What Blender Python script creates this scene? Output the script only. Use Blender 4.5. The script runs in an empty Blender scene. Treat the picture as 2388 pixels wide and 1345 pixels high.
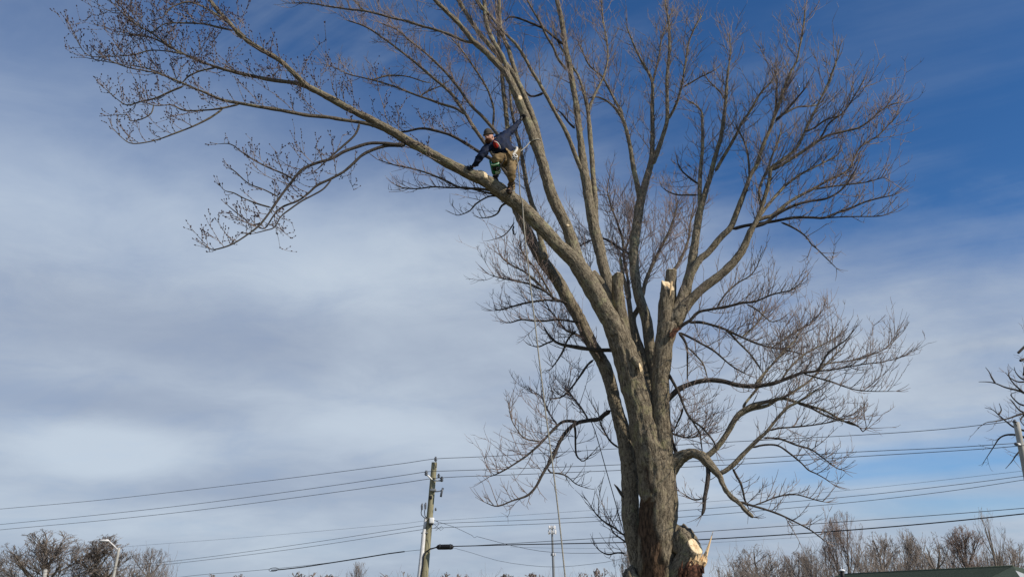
import bpy, bmesh, math, random
import numpy as np
from mathutils import Vector, Matrix, noise as mnoise

sc = bpy.context.scene
COL = sc.collection
R = math.radians

# ------------------------------------------------------------------ camera
F, CX, CY, PITCH, CAMZ = 2000.0, 1194.0, 672.5, R(20.5), 1.6
cam = bpy.data.cameras.new('camera')
cam.sensor_width = 36.0
cam.lens = 36.0 * F / 2388.0
cam.clip_start, cam.clip_end = 0.1, 6000.0
cam_ob = bpy.data.objects.new('camera', cam)
COL.objects.link(cam_ob)
cam_ob.location = (0, 0, CAMZ)
cam_ob.rotation_euler = (math.pi / 2 + PITCH, 0, 0)
sc.camera = cam_ob

# ------------------------------------------------------------------ sun, sky, exposure
SUN_EL, SUN_AZ = R(34), R(119)            # azimuth clockwise from +Y: behind the camera, to the right
sund = bpy.data.lights.new('sun', 'SUN')
sund.energy, sund.angle, sund.color = 4.9, R(0.5), (1.0, 0.91, 0.76)
sun = bpy.data.objects.new('sun', sund)
COL.objects.link(sun)
sv = Vector((math.cos(SUN_EL) * math.sin(SUN_AZ), math.cos(SUN_EL) * math.cos(SUN_AZ), math.sin(SUN_EL)))
sun.rotation_euler = sv.to_track_quat('Z', 'Y').to_euler()

world = bpy.data.worlds.new('World')
sc.world = world
world.use_nodes = True
wt = world.node_tree
wt.nodes.clear()


class G:
    """tiny helper for node graphs"""
    def __init__(s, tree): s.t = tree
    def n(s, typ, **kw):
        nd = s.t.nodes.new(typ)
        ins = kw.pop('ins', {})
        for k, v in kw.items(): setattr(nd, k, v)
        for k, v in ins.items():
            sock = nd.inputs[k]
            if isinstance(v, bpy.types.NodeSocket): s.t.links.new(v, sock)
            else: sock.default_value = v
        return nd
    def m(s, op, a, b=0.0, c=None, clamp=False):
        nd = s.n('ShaderNodeMath', operation=op, use_clamp=clamp, ins={0: a, 1: b})
        if c is not None:
            if isinstance(c, bpy.types.NodeSocket): s.t.links.new(c, nd.inputs[2])
            else: nd.inputs[2].default_value = c
        return nd.outputs[0]
    def mix(s, f, a, b, blend='MIX'):
        nd = s.n('ShaderNodeMix', data_type='RGBA', blend_type=blend)
        for i, v in ((0, f), (6, a), (7, b)):
            if isinstance(v, bpy.types.NodeSocket): s.t.links.new(v, nd.inputs[i])
            else: nd.inputs[i].default_value = v if i == 0 else (tuple(v) + (1,))[:4]
        return nd.outputs[2]
    def ramp(s, f, lo, hi, smooth=True):
        nd = s.n('ShaderNodeMapRange', interpolation_type='SMOOTHSTEP' if smooth else 'LINEAR', ins={0: f, 1: lo, 2: hi})
        return nd.outputs[0]
    def noise(s, vec, scale, detail=4.0, rough=0.5, dist=0.0):
        nd = s.n('ShaderNodeTexNoise', ins={'Vector': vec, 'Scale': scale, 'Detail': detail, 'Roughness': rough, 'Distortion': dist})
        return nd.outputs['Fac']


g = G(wt)
sky = g.n('ShaderNodeTexSky', sky_type='NISHITA', sun_disc=False, sun_elevation=SUN_EL, sun_rotation=SUN_AZ,
          altitude=200.0, air_density=1.0, dust_density=0.6, ozone_density=2.5)
tc = g.n('ShaderNodeTexCoord')
sep = g.n('ShaderNodeSeparateXYZ', ins={0: tc.outputs['Generated']})
dx, dy, dz = sep.outputs
zz = g.m('ADD', g.m('MAXIMUM', dz, 0.0), 0.26)
cpx, cpy = g.m('DIVIDE', dx, zz), g.m('DIVIDE', dy, zz)     # the cloud layer as a plane overhead
plane = g.n('ShaderNodeCombineXYZ', ins={0: cpx, 1: cpy, 2: 0.0}).outputs[0]
# soft sheets, stretched along the wind
soft = g.n('ShaderNodeMapping', ins={'Vector': plane, 'Location': (3.1, 7.4, 0), 'Rotation': (0, 0, R(-10)), 'Scale': (0.75, 1.0, 1)}).outputs[0]
n1 = g.noise(soft, 1.8, 7.0, 0.57, 0.35)
turned = g.n('ShaderNodeVectorRotate', rotation_type='Z_AXIS', ins={'Vector': plane, 'Angle': R(28)}).outputs[0]
streak = g.n('ShaderNodeMapping', ins={'Vector': turned, 'Location': (1.0, 2.2, 0), 'Scale': (0.65, 3.2, 1)}).outputs[0]
n2 = g.noise(streak, 1.6, 6.0, 0.55, 0.4)
n3 = g.noise(soft, 1.3, 3.0, 0.45, 0.15)
n4 = g.noise(soft, 5.5, 6.0, 0.6, 0.4)


def bank(px, py, rx, rz):
    """a cloud bank: a soft lobe of directions (1 in its middle)"""
    u, v = (px - 1194.0) / 2000.0, (672.5 - py) / 2000.0
    k = math.sqrt(1 + u * u + v * v)
    cx, cz = u / k, (math.sin(PITCH) + v * math.cos(PITCH)) / k
    ex = g.m('POWER', g.m('ABSOLUTE', g.m('DIVIDE', g.m('SUBTRACT', dx, cx), rx)), 2.0)
    ez = g.m('POWER', g.m('ABSOLUTE', g.m('DIVIDE', g.m('SUBTRACT', dz, cz), rz)), 2.0)
    return g.m('EXPONENT', g.m('MULTIPLY', g.m('ADD', ex, ez), -1.0))


# more cloud to the left and low down, clear sky to the upper right
lean = g.m('MULTIPLY_ADD', dx, 0.36, dz)
cover = g.ramp(g.m('ADD', lean, g.m('MULTIPLY', g.m('SUBTRACT', n1, 0.5), -0.34)), 0.66, 0.24)
cover = g.m('ADD', cover, g.m('MULTIPLY', g.m('SUBTRACT', n2, 0.5), g.ramp(dx, -0.25, 0.25)))
cover = g.m('ADD', cover, g.m('MULTIPLY', g.m('SUBTRACT', n4, 0.5), 0.35))
for (bx, by, rx, rz, w) in ((2170, 1080, 0.15, 0.022, -0.85), (2330, 1175, 0.13, 0.014, -0.6), (1850, 1100, 0.08, 0.014, -0.35), (150, 120, 0.36, 0.13, -0.62),
                            (2250, 120, 0.34, 0.12, -0.32), (2150, 780, 0.25, 0.09, 0.25), (1100, 620, 0.14, 0.10, 0.15)):
    cover = g.m('ADD', cover, g.m('MULTIPLY', bank(bx, by, rx, rz), w))
mask = g.m('MULTIPLY', g.ramp(cover, -0.10, 1.0, False), 0.96)
lit = g.m('ADD', g.m('MULTIPLY', g.m('SUBTRACT', n3, 0.5), 1.5), g.m('MULTIPLY', g.m('SUBTRACT', n1, 0.5), 1.0))
for (bx, by, rx, rz, w) in ((760, 600, 0.20, 0.07, 0.70), (620, 800, 0.20, 0.040, -0.42), (500, 520, 0.25, 0.05, 0.25), (900, 1010, 0.16, 0.03, 0.35),
                            (240, 1060, 0.065, 0.026, 1.15), (300, 950, 0.16, 0.022, -0.55), (420, 1150, 0.2, 0.02, -0.35), (520, 1110, 0.30, 0.03, -0.25), (200, 740, 0.14, 0.04, -0.2)):
    lit = g.m('ADD', lit, g.m('MULTIPLY', bank(bx, by, rx, rz), w))
lit = g.m('ADD', lit, g.m('MULTIPLY', g.m('SUBTRACT', n4, 0.5), 0.95))
veil = g.m('MULTIPLY', g.ramp(g.m('ADD', n2, g.m('MULTIPLY', n4, 0.25)), 0.52, 0.86), 0.36)
veil = g.m('MULTIPLY', veil, g.m('MULTIPLY_ADD', bank(2250, 60, 0.40, 0.16), -0.75, 1.0))
mask = g.m('MAXIMUM', mask, veil)
shade = g.ramp(lit, -0.85, 0.80)
cloud = g.mix(shade, (3.25, 3.90, 5.10), (5.5, 6.3, 7.25))
# the clear air between: deep blue overhead, pale towards the horizon
grade = g.mix(g.ramp(dz, 0.04, 0.50), (0.72, 1.02, 1.35), (0.36, 0.72, 1.08))
skycol = g.mix(1.0, sky.outputs[0], grade, 'MULTIPLY')
final = g.mix(mask, skycol, cloud)
bg = g.n('ShaderNodeBackground', ins={'Color': final, 'Strength': 0.1})
wo = g.n('ShaderNodeOutputWorld')
wt.links.new(bg.outputs[0], wo.inputs[0])

sc.view_settings.view_transform = 'Standard'
sc.view_settings.look = 'None'
sc.view_settings.gamma = 1.0
sc.view_settings.use_curve_mapping = False
sc.view_settings.exposure = 0.0

# ------------------------------------------------------------------ geometry helpers
CP, SP = math.cos(PITCH), math.sin(PITCH)


def at(px, py, Y):
    """the point seen at photograph pixel (px, py) that stands Y metres in front of the camera's feet"""
    u, v = (px - CX) / F, (CY - py) / F
    t = Y / (CP - v * SP)
    return Vector((u * t, Y, CAMZ + (SP + v * CP) * t))


def mpp(py, Y):
    """metres per photograph pixel there"""
    v = (CY - py) / F
    return Y / (CP - v * SP) / F


def tag(o, label=None, cat=None, group=None, kind=None):
    if label: o['label'] = label
    if cat: o['category'] = cat
    if group: o['group'] = group
    if kind: o['kind'] = kind
    return o


def empty(name, loc, label=None, cat=None, group=None):
    o = bpy.data.objects.new(name, None)
    o.empty_display_size = 0.2
    COL.objects.link(o)
    o.location = loc
    return tag(o, label, cat, group)


class MB:
    """collects tubes, boxes and the like into ONE mesh object (world coordinates)"""
    def __init__(s):
        s.v, s.f, s.uv, s.mi, s.nv = [], [], [], [], 0
    def add(s, verts, faces, uvs=None, mi=0):
        b = s.nv
        s.v.extend(verts); s.nv += len(verts)
        for i, fc in enumerate(faces):
            s.f.append(tuple(b + k for k in fc))
            s.mi.append(mi)
            s.uv.extend(uvs[i] if uvs else ((0.0, 0.0),) * len(fc))
    def build(s, name, mat, parent=None, smooth=True, kind=None, label=None):
        me = bpy.data.meshes.new(name)
        org = parent_origin(parent) if parent else Vector((0, 0, 0))
        me.from_pydata([(p[0] - org[0], p[1] - org[1], p[2] - org[2]) for p in s.v], [], s.f)
        uvl = me.uv_layers.new(name='bark')
        if s.uv: uvl.data.foreach_set('uv', np.asarray(s.uv, dtype=np.float32).ravel())
        for m in (mat if isinstance(mat, (list, tuple)) else [mat]): me.materials.append(m)
        me.polygons.foreach_set('material_index', s.mi)
        if smooth: me.polygons.foreach_set('use_smooth', [True] * len(me.polygons))
        me.update()
        o = bpy.data.objects.new(name, me)
        COL.objects.link(o)
        if parent: o.parent = parent
        if kind: o['kind'] = kind
        if label: o['label'] = label
        return o
    # --- shapes
    def tube(s, pts, rad, n=8, cap0=False, cap1=True, disp=None, mi=0, flat=None):
        pts = [Vector(p) for p in pts]
        k = len(pts)
        tang = []
        for i in range(k):
            t = pts[min(i + 1, k - 1)] - pts[max(i - 1, 0)]
            tang.append(t.normalized() if t.length > 1e-9 else Vector((0, 0, 1)))
        ref = Vector((0, 1, 0))                                # the texture seam lies on the far side
        a = ref - tang[0] * ref.dot(tang[0])
        if a.length < 1e-3: a = Vector((1, 0, 0)) - tang[0] * tang[0].x
        a.normalize()
        verts, L = [], 0.0
        vs = []
        for i in range(k):
            if i:
                L += (pts[i] - pts[i - 1]).length
                a = a - tang[i] * a.dot(tang[i])
                if a.length < 1e-6: a = tang[i].orthogonal()
                a.normalize()
            b = tang[i].cross(a)
            vs.append(L)
            r = rad[i]
            for j in range(n):
                th = 2 * math.pi * j / n
                rr = r + (disp(th, L, r, pts[i] + (a * math.cos(th) + b * math.sin(th)) * r) if disp else 0.0)
                verts.append(pts[i] + (a * math.cos(th) + b * math.sin(th)) * rr)
        faces, uvs = [], []
        cmax = 2 * math.pi * sorted(rad)[int(len(rad) * 0.7)]
        for i in range(k - 1):
            for j in range(n):
                j2 = (j + 1) % n
                faces.append((i * n + j, i * n + j2, (i + 1) * n + j2, (i + 1) * n + j))
                c = cmax
                uvs.append(((j / n * c, vs[i]), ((j + 1) / n * c, vs[i]), ((j + 1) / n * c, vs[i + 1]), (j / n * c, vs[i + 1])))
        if cap0:
            faces.append(tuple(range(n - 1, -1, -1))); uvs.append(((0, 0),) * n)
        if cap1:
            faces.append(tuple((k - 1) * n + j for j in range(n))); uvs.append(((0, 0),) * n)
        s.add(verts, faces, uvs, mi)
        return s
    def box(s, c, size, rot=None, mi=0, bev=0.0):
        hx, hy, hz = size[0] / 2, size[1] / 2, size[2] / 2
        M = rot if rot else Matrix.Identity(3)
        c = Vector(c)
        if bev <= 0:
            vs = [c + M @ Vector((x * hx, y * hy, z * hz)) for x in (-1, 1) for y in (-1, 1) for z in (-1, 1)]
            fs = [(0, 1, 3, 2), (4, 6, 7, 5), (0, 4, 5, 1), (2, 3, 7, 6), (0, 2, 6, 4), (1, 5, 7, 3)]
            s.add(vs, fs, None, mi)
            return s
        bm = bmesh.new()
        bmesh.ops.create_cube(bm, size=1.0)
        for v in bm.verts: v.co = Vector((v.co.x * size[0], v.co.y * size[1], v.co.z * size[2]))
        bmesh.ops.bevel(bm, geom=bm.edges[:], offset=bev, segments=2, profile=0.5, affect='EDGES')
        bm.verts.index_update()
        s.add([c + M @ v.co for v in bm.verts], [tuple(v.index for v in f.verts) for f in bm.faces], None, mi)
        bm.free()
        return s
    def ball(s, c, r, nu=10, nv=7, rot=None, mi=0, fn=None):
        c = Vector(c)
        r = Vector(r) if hasattr(r, '__len__') else Vector((r, r, r))
        M = rot if rot else Matrix.Identity(3)
        vs, fs = [], []
        for i in range(nv + 1):
            ph = math.pi * i / nv
            for j in range(nu):
                th = 2 * math.pi * j / nu
                d = Vector((math.sin(ph) * math.cos(th), math.sin(ph) * math.sin(th), math.cos(ph)))
                q = Vector((d.x * r.x, d.y * r.y, d.z * r.z))
                if fn: q = fn(d, q)
                vs.append(c + M @ q)
        for i in range(nv):
            for j in range(nu):
                j2 = (j + 1) % nu
                fs.append((i * nu + j, (i + 1) * nu + j, (i + 1) * nu + j2, i * nu + j2))
        k = 0.25 if fn else 1.0
        uvs = [((j / nu * 6.3 * k, i / nv * 3.1 * k), (j / nu * 6.3 * k, (i + 1) / nv * 3.1 * k), ((j + 1) / nu * 6.3 * k, (i + 1) / nv * 3.1 * k), ((j + 1) / nu * 6.3 * k, i / nv * 3.1 * k))
               for i in range(nv) for j in range(nu)]
        s.add(vs, fs, uvs, mi)
        return s


def parent_origin(o):
    p = Vector((0, 0, 0))
    while o is not None:
        p = p + o.location
        o = o.parent
    return p


def smooth_path(P, step):
    """Catmull-Rom through rows of P (x, y, z, r), resampled about every step metres"""
    P = np.asarray(P, float)
    if len(P) < 3:
        n = max(2, int(np.linalg.norm(P[-1, :3] - P[0, :3]) / step) + 1)
        t = np.linspace(0, 1, n)[:, None]
        return P[0] * (1 - t) + P[-1] * t
    Q = np.vstack([2 * P[0] - P[1], P, 2 * P[-1] - P[-2]])
    Q[0, 3], Q[-1, 3] = P[0, 3], P[-1, 3]
    out = []
    for i in range(1, len(Q) - 2):
        p0, p1, p2, p3 = Q[i - 1:i + 3]
        n = max(1, int(math.ceil(np.linalg.norm(p2[:3] - p1[:3]) / step)))
        for k in range(n):
            t = k / n
            q = 0.5 * ((2 * p1) + (-p0 + p2) * t + (2 * p0 - 5 * p1 + 4 * p2 - p3) * t * t + (-p0 + 3 * p1 - 3 * p2 + p3) * t ** 3)
            q[3] = p1[3] * (1 - t) + p2[3] * t
            out.append(q)
    out.append(P[-1])
    return np.array(out)


# ------------------------------------------------------------------ materials
def principled(name, col, rough=0.8, metal=0.0, spec=0.3):
    m = bpy.data.materials.new(name)
    m.use_nodes = True
    b = m.node_tree.nodes['Principled BSDF']
    b.inputs['Base Color'].default_value = tuple(col) + (1,)
    b.inputs['Roughness'].default_value = rough
    b.inputs['Metallic'].default_value = metal
    b.inputs['Specular IOR Level'].default_value = spec
    return m


def mat_noise(name, c1, c2, scale=6.0, rough=0.85, detail=5.0, bump=0.0, stretch=(1, 1, 1), lo=0.35, hi=0.65, bscale=None, metal=0.0, spec=0.25):
    """object-space mottling between two colours with an optional bump"""
    m = principled(name, c1, rough, metal, spec)
    q = G(m.node_tree)
    b = m.node_tree.nodes['Principled BSDF']
    tcn = q.n('ShaderNodeTexCoord')
    mp = q.n('ShaderNodeMapping', ins={'Vector': tcn.outputs['Object'], 'Scale': stretch}).outputs[0]
    f = q.ramp(q.noise(mp, scale, detail, 0.6), lo, hi)
    m.node_tree.links.new(q.mix(f, c1, c2), b.inputs['Base Color'])
    if bump:
        h = q.noise(mp, bscale or scale * 3, 5.0, 0.6)
        bn = q.n('ShaderNodeBump', ins={'Strength': bump, 'Distance': 0.02, 'Height': h})
        m.node_tree.links.new(bn.outputs[0], b.inputs['Normal'])
    return m


def mat_bark(name, dark, light, lichen, furrow, lich_amt=0.5, bare=False):
    """furrowed bark: ridges run along the limb (uv = metres round, metres along)"""
    m = principled(name, light, 0.92, 0.0, 0.15)
    q = G(m.node_tree)
    b = m.node_tree.nodes['Principled BSDF']
    uv = q.n('ShaderNodeUVMap', uv_map='bark').outputs[0]
    ob = q.n('ShaderNodeTexCoord').outputs['Object']
    st = q.n('ShaderNodeMapping', ins={'Vector': uv, 'Scale': (1.0, 0.30, 1.0)}).outputs[0]
    ridge = q.noise(st, furrow, 5.0, 0.6, 0.6)
    ridge2 = q.noise(st, furrow * 2.7, 4.0, 0.6, 0.3)
    f = q.ramp(ridge, 0.34, 0.62)
    big = q.ramp(q.noise(ob, 1.6, 4.0, 0.6), 0.35, 0.7)
    col = q.mix(f, dark, light)
    col = q.mix(q.m('MULTIPLY', q.ramp(ridge2, 0.35, 0.6), 0.35), col, tuple(0.55 * x for x in dark))
    col = q.mix(q.m('MULTIPLY', big, 0.35), col, tuple(0.6 * x + 0.4 * y for x, y in zip(dark, light)))
    li = q.ramp(q.noise(ob, 5.5, 6.0, 0.65), 0.50, 0.66)
    li = q.m('MULTIPLY', li, q.m('MULTIPLY', q.ramp(q.noise(ob, 1.1, 3.0, 0.5), 0.38, 0.62), lich_amt))
    col = q.mix(li, col, lichen)
    speck = q.noise(ob, 42.0, 4.0, 0.7)
    col = q.mix(q.m('MULTIPLY', q.ramp(speck, 0.50, 0.68), 0.45), col, tuple(min(1.0, 1.35 * x) for x in light))
    col = q.mix(q.m('MULTIPLY', q.ramp(speck, 0.46, 0.32), 0.55), col, tuple(0.45 * x for x in dark))
    h = q.m('ADD', q.m('ADD', q.m('MULTIPLY', ridge, 1.0), q.m('MULTIPLY', ridge2, 0.45)), q.m('MULTIPLY', speck, 0.35))
    if bare:
        at_ = q.n('ShaderNodeAttribute', attribute_name='bare').outputs['Fac']
        wood = q.mix(q.ramp(q.noise(st, 24, 5.0, 0.65), 0.35, 0.65), (0.022, 0.012, 0.008), (0.120, 0.070, 0.043))
        col = q.mix(at_, col, wood)
    m.node_tree.links.new(col, b.inputs['Base Color'])
    bn = q.n('ShaderNodeBump', ins={'Strength': 0.9, 'Distance': 0.03, 'Height': h})
    m.node_tree.links.new(bn.outputs[0], b.inputs['Normal'])
    return m


M = {}
M['trunk'] = mat_bark('trunk_bark', (0.055, 0.043, 0.032), (0.290, 0.243, 0.176), (0.30, 0.28, 0.15), 24.0, 0.6, bare=True)
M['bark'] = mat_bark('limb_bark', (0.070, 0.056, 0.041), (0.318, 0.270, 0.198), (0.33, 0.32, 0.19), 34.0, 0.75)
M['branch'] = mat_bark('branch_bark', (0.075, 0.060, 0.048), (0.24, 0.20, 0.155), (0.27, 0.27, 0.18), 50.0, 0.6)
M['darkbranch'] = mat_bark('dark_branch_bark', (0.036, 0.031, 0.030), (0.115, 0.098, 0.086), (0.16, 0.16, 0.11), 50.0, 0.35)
M['twig'] = mat_noise('twig_bark', (0.115, 0.090, 0.083), (0.25, 0.20, 0.18), 3.0, 0.8)
M['redtwig'] = mat_noise('reddish_twig_bark', (0.135, 0.102, 0.098), (0.27, 0.21, 0.195), 2.0, 0.8)
M['bud'] = mat_noise('bud', (0.022, 0.014, 0.018), (0.060, 0.030, 0.034), 8.0, 0.6)
M['cut'] = mat_noise('fresh_cut_wood', (0.60, 0.46, 0.28), (0.76, 0.63, 0.43), 22.0, 0.8, bump=0.2)
M['heart'] = mat_noise('heartwood', (0.42, 0.29, 0.16), (0.62, 0.47, 0.29), 18.0, 0.85, bump=0.3)
M['torn'] = mat_noise('torn_wood', (0.64, 0.42, 0.22), (0.76, 0.57, 0.34), 10.0, 0.85, bump=0.5, stretch=(3, 3, 0.4))
M['rot'] = mat_noise('rotten_wood', (0.020, 0.010, 0.007), (0.15, 0.068, 0.042), 16.0, 0.95, bump=0.9, bscale=22)

# ------------------------------------------------------------------ the maple
Y0 = 15.5
UP = Vector((0, 0, 1))
maple = empty('maple_tree', (at(1530, 1345, Y0).x, Y0, 0.0),
              'big bare maple being taken down, with sawn stubs and a climber on its left limb', 'tree')
BR = {}          # id -> dict(px=[(x, y, depth offset)], path=[(x, y, z, r)])


def parse(s):
    rows = []
    for tok in s.split():
        p = tok.split(',')
        rows.append([float(p[0]), float(p[1]), float(p[2]) if len(p) > 2 else None])
    idx = [i for i, r in enumerate(rows) if r[2] is not None]
    for i, r in enumerate(rows):
        if r[2] is None:
            a = max((k for k in idx if k < i), default=idx[0]); b = min((k for k in idx if k > i), default=idx[-1])
            r[2] = rows[a][2] if a == b else rows[a][2] + (rows[b][2] - rows[a][2]) * (i - a) / (b - a)
    return rows


def depth_near(pid, x, y):
    """depth offset of branch pid where it passes nearest pixel (x, y)"""
    best, bd = 0.0, 1e18
    px = BR[pid]['px']
    for (x0, y0, d0), (x1, y1, d1) in zip(px, px[1:]):
        ex, ey = x1 - x0, y1 - y0
        t = max(0.0, min(1.0, ((x - x0) * ex + (y - y0) * ey) / (ex * ex + ey * ey + 1e-9)))
        dd = (x0 + t * ex - x) ** 2 + (y0 + t * ey - y) ** 2
        if dd < bd: bd, best = dd, d0 + (d1 - d0) * t
    return best


def bark_disp(amp, k, seed):
    def fn(th, L, r, p):
        q = Vector((math.cos(th) * r * k, math.sin(th) * r * k, L * k * 0.16 + seed))
        n = mnoise.noise(q)
        n2 = mnoise.noise(q * 2.3 + Vector((7, 3, 1)))
        lump = mnoise.noise(Vector((math.cos(th) * 1.3, math.sin(th) * 1.3, L * 1.6 + seed)))
        return amp * (min(0.35, abs(n)) * 2.0 - 0.45 + 0.4 * n2) + r * 0.07 * lump
    return fn


def limb(bid, parent, dend, pts, name='branch', mat='branch', d0=None, kids=(0, 0, 1.0), cut=None, extra=(), root=None, ragged=0.0,
         label=None, red=False, buds=False, wob=0.12, up=0.3, thin=1.0):
    rows = parse(pts)
    seg = [0.0]
    for a, b in zip(rows, rows[1:]): seg.append(seg[-1] + math.hypot(b[0] - a[0], b[1] - a[1]))
    if d0 is None: d0 = depth_near(parent, rows[0][0], rows[0][1]) if parent else 0.0
    px, P = [], []
    for r, s in zip(rows, seg):
        t = s / seg[-1]
        d = d0 + dend * t
        px.append((r[0], r[1], d))
        p = at(r[0], r[1], Y0 + d)
        P.append((p.x, p.y, p.z, (0.5 if bid in 'TB' else 0.475) * r[2] * mpp(r[1], Y0 + d)))
    P = [tuple(e) for e in extra] + P
    rmax = max(p[3] for p in P)
    big = rmax > 0.075
    step = 0.035 if rmax > 0.2 else 0.05 if big else 0.07
    path = smooth_path(P, step)
    rng = random.Random(hash_name(bid))
    sd = rng.uniform(0, 99)
    wa = wob * 0.5
    for i in range(len(path)):                                   # small natural kinks
        s_ = i * step
        fade = min(1.0, i / 6.0)
        a = path[i][3] * 2 * wa * fade * (1.4 if rmax < 0.06 else 0.8)
        path[i][0] += a * mnoise.noise(Vector((s_ * 2.1, sd, 0)))
        path[i][1] += a * 2.0 * mnoise.noise(Vector((s_ * 1.3, sd, 9)))
        path[i][2] += a * mnoise.noise(Vector((s_ * 2.1, sd, 5)))
        if not big: path[i][3] *= 1.0 + 0.16 * mnoise.noise(Vector((s_ * 6.0, sd, 3)))
    n = 56 if rmax > 0.25 else 28 if rmax > 0.12 else 16 if rmax > 0.07 else 9 if rmax > 0.03 else 6
    mb = MB()
    disp = bark_disp(0.040 if rmax > 0.25 else 0.020 if rmax > 0.12 else 0.008, 16 if rmax > 0.25 else 24, sd) if big else None
    rad = [q[3] for q in path]
    if not cut and rad[-1] < 0.03: rad[-1] *= 0.6
    if bid != 'T':                                               # the start is rounded off, buried in its parent
        m0 = next((i for i in range(len(path)) if i * step > rad[0] * 1.6), 1)
        m0 = max(1, min(m0, len(path) // 3))
        for i in range(m0 + 1):
            f = i / m0
            rad[i] *= 0.12 + 0.88 * math.sqrt(max(0.0, 1 - (1 - f) ** 2))
    mb.tube([q[:3] for q in path], rad, n, cap0=True, cap1=not cut, disp=disp)
    if cut:
        end, prev = Vector(path[-1][:3]), Vector(path[-3][:3])
        axis = (end - prev).normalized()
        nrm = axis if isinstance(cut, bool) else Vector(cut).normalized()
        c_end = end - axis * (0.0 if isinstance(cut, bool) else path[-1][3] * 0.9)
        for i, v in enumerate(mb.v):
            if i < n * (len(path) // 2): continue
            h = (v - c_end).dot(nrm)
            if h > 0: mb.v[i] = v - axis * (h / max(0.25, axis.dot(nrm)))
        if ragged:
            for i in range(len(mb.v) - n, len(mb.v)):
                mb.v[i] = mb.v[i] + axis * ragged * 0.09 * mnoise.noise(mb.v[i] * 9.0)
        rim = [v.copy() for v in mb.v[-n:]]
    o = mb.build(name, M[mat], maple, label=label)
    BR[bid] = dict(px=px, path=path, ob=o, kids=kids, red=red, buds=buds, rng=rng, up=up, thin=thin)
    if cut:
        cen = sum(rim, Vector((0, 0, 0))) / n
        fb = MB()
        vs = [v + nrm * 0.003 for v in rim] + [cen.lerp(v, 0.93) + nrm * 0.012 for v in rim] + [cen.lerp(v, 0.5) + nrm * (0.014 + (0.05 * mnoise.noise(v * 14) if ragged else 0.004 * mnoise.noise(v * 30))) for v in rim] + [cen + nrm * 0.014]
        fs = [(r_ * n + j, r_ * n + (j + 1) % n, (r_ + 1) * n + (j + 1) % n, (r_ + 1) * n + j) for r_ in range(2) for j in range(n)]
        fs += [(2 * n + j, 2 * n + (j + 1) % n, 3 * n) for j in range(n)]
        fb.add(vs, fs)
        fb.mi = [1 if (k_ >= 2 * n or (n <= k_ < 2 * n and k_ % 7 == 3)) else 0 for k_ in range(len(fs))]
        for k_ in range(2 * n, 3 * n): fb.v[k_] = cen.lerp(fb.v[k_], 0.55 + 0.5 * rng.random())
        fb.build('cut_face', [M['cut'], M['heart']], o, smooth=False)
    return o


def hash_name(s):
    h = 7
    for c in s: h = (h * 131 + ord(c)) % 1000003
    return h


def face(parent, c, nrm, r, rng, ragged=0.0, mat='cut', asp=1.0, name='cut_face'):
    """a sawn end: a low dome with a slightly uneven rim"""
    nrm = Vector(nrm).normalized()
    Mx = nrm.to_track_quat('Z', 'Y').to_matrix()
    vs, fs, n = [], [], 28
    rings = ((1.0, -0.02), (1.0, 0.012), (0.72, 0.02), (0.35, 0.022))
    for (k, h) in rings:
        for j in range(n):
            th = 2 * math.pi * j / n
            w = 1.0 + 0.05 * math.sin(3 * th + 1) + 0.03 * rng.uniform(-1, 1)
            z = h + ragged * r * mnoise.noise(Vector((math.cos(th) * 2.2 * k, math.sin(th) * 2.2 * k, r * 40)))
            vs.append(Vector(c) + Mx @ Vector((math.cos(th) * r * k * w, math.sin(th) * r * k * w * asp, z)))
    vs.append(Vector(c) + Mx @ Vector((0, 0, 0.022)))
    for i in range(len(rings) - 1):
        for j in range(n):
            fs.append((i * n + j, i * n + (j + 1) % n, (i + 1) * n + (j + 1) % n, (i + 1) * n + j))
    b = (len(rings) - 1) * n
    for j in range(n): fs.append((b + j, b + (j + 1) % n, len(vs) - 1))
    mb = MB(); mb.add(vs, fs)
    return mb.build(name, M[mat], parent, smooth=False)


gx = at(1531, 1345, Y0).x
# --- the trunk: ground, up to the crotch
limb('T', None, -0.05, '1531,1345,88 1534,1250,88 1534,1150,87 1527,1080,84 1510,1020,74 1496,960,66 1480,900,62 1466,850,60 1449,800,54 1430,752,50',
     'trunk', 'trunk', d0=0.0, wob=0.05,
     extra=((gx - 0.06, Y0 + 0.02, -0.15, 0.85), (gx - 0.05, Y0 + 0.02, 0.15, 0.62), (gx - 0.03, Y0 + 0.01, 0.6, 0.50), (gx - 0.01, Y0, 1.2, 0.43)))
limb('B', 'T', -0.10, '1542,1110,40 1546,1060,46 1544,1020,46 1541,950,42 1540,900,39 1543,850,40 1549,800,44 1560,755,46', 'limb', 'trunk', d0=-0.10, wob=0.05)
limb('S', None, 1.6, '1503,1385,30 1492,1345,34 1483,1300,35 1476,1250,39 1470,1200,42 1469,1100,44 1457,1020,39 1439,960,31 1425,900,30 1408,850,31 1379,800,29 1355,750,29 1326,700,31 1298,650,30 1259,600,27 1236,550,25 1212,505,21 1198,470,17 1193,430,14 1191,380,12 1184,300,11 1177,240,10 1171,180,9 1164,110,7 1160,50,6 1156,0,5 1150,-60,3',
     'limb', 'bark', d0=0.17, kids=(2.2, 0.62, 0.9))
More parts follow.
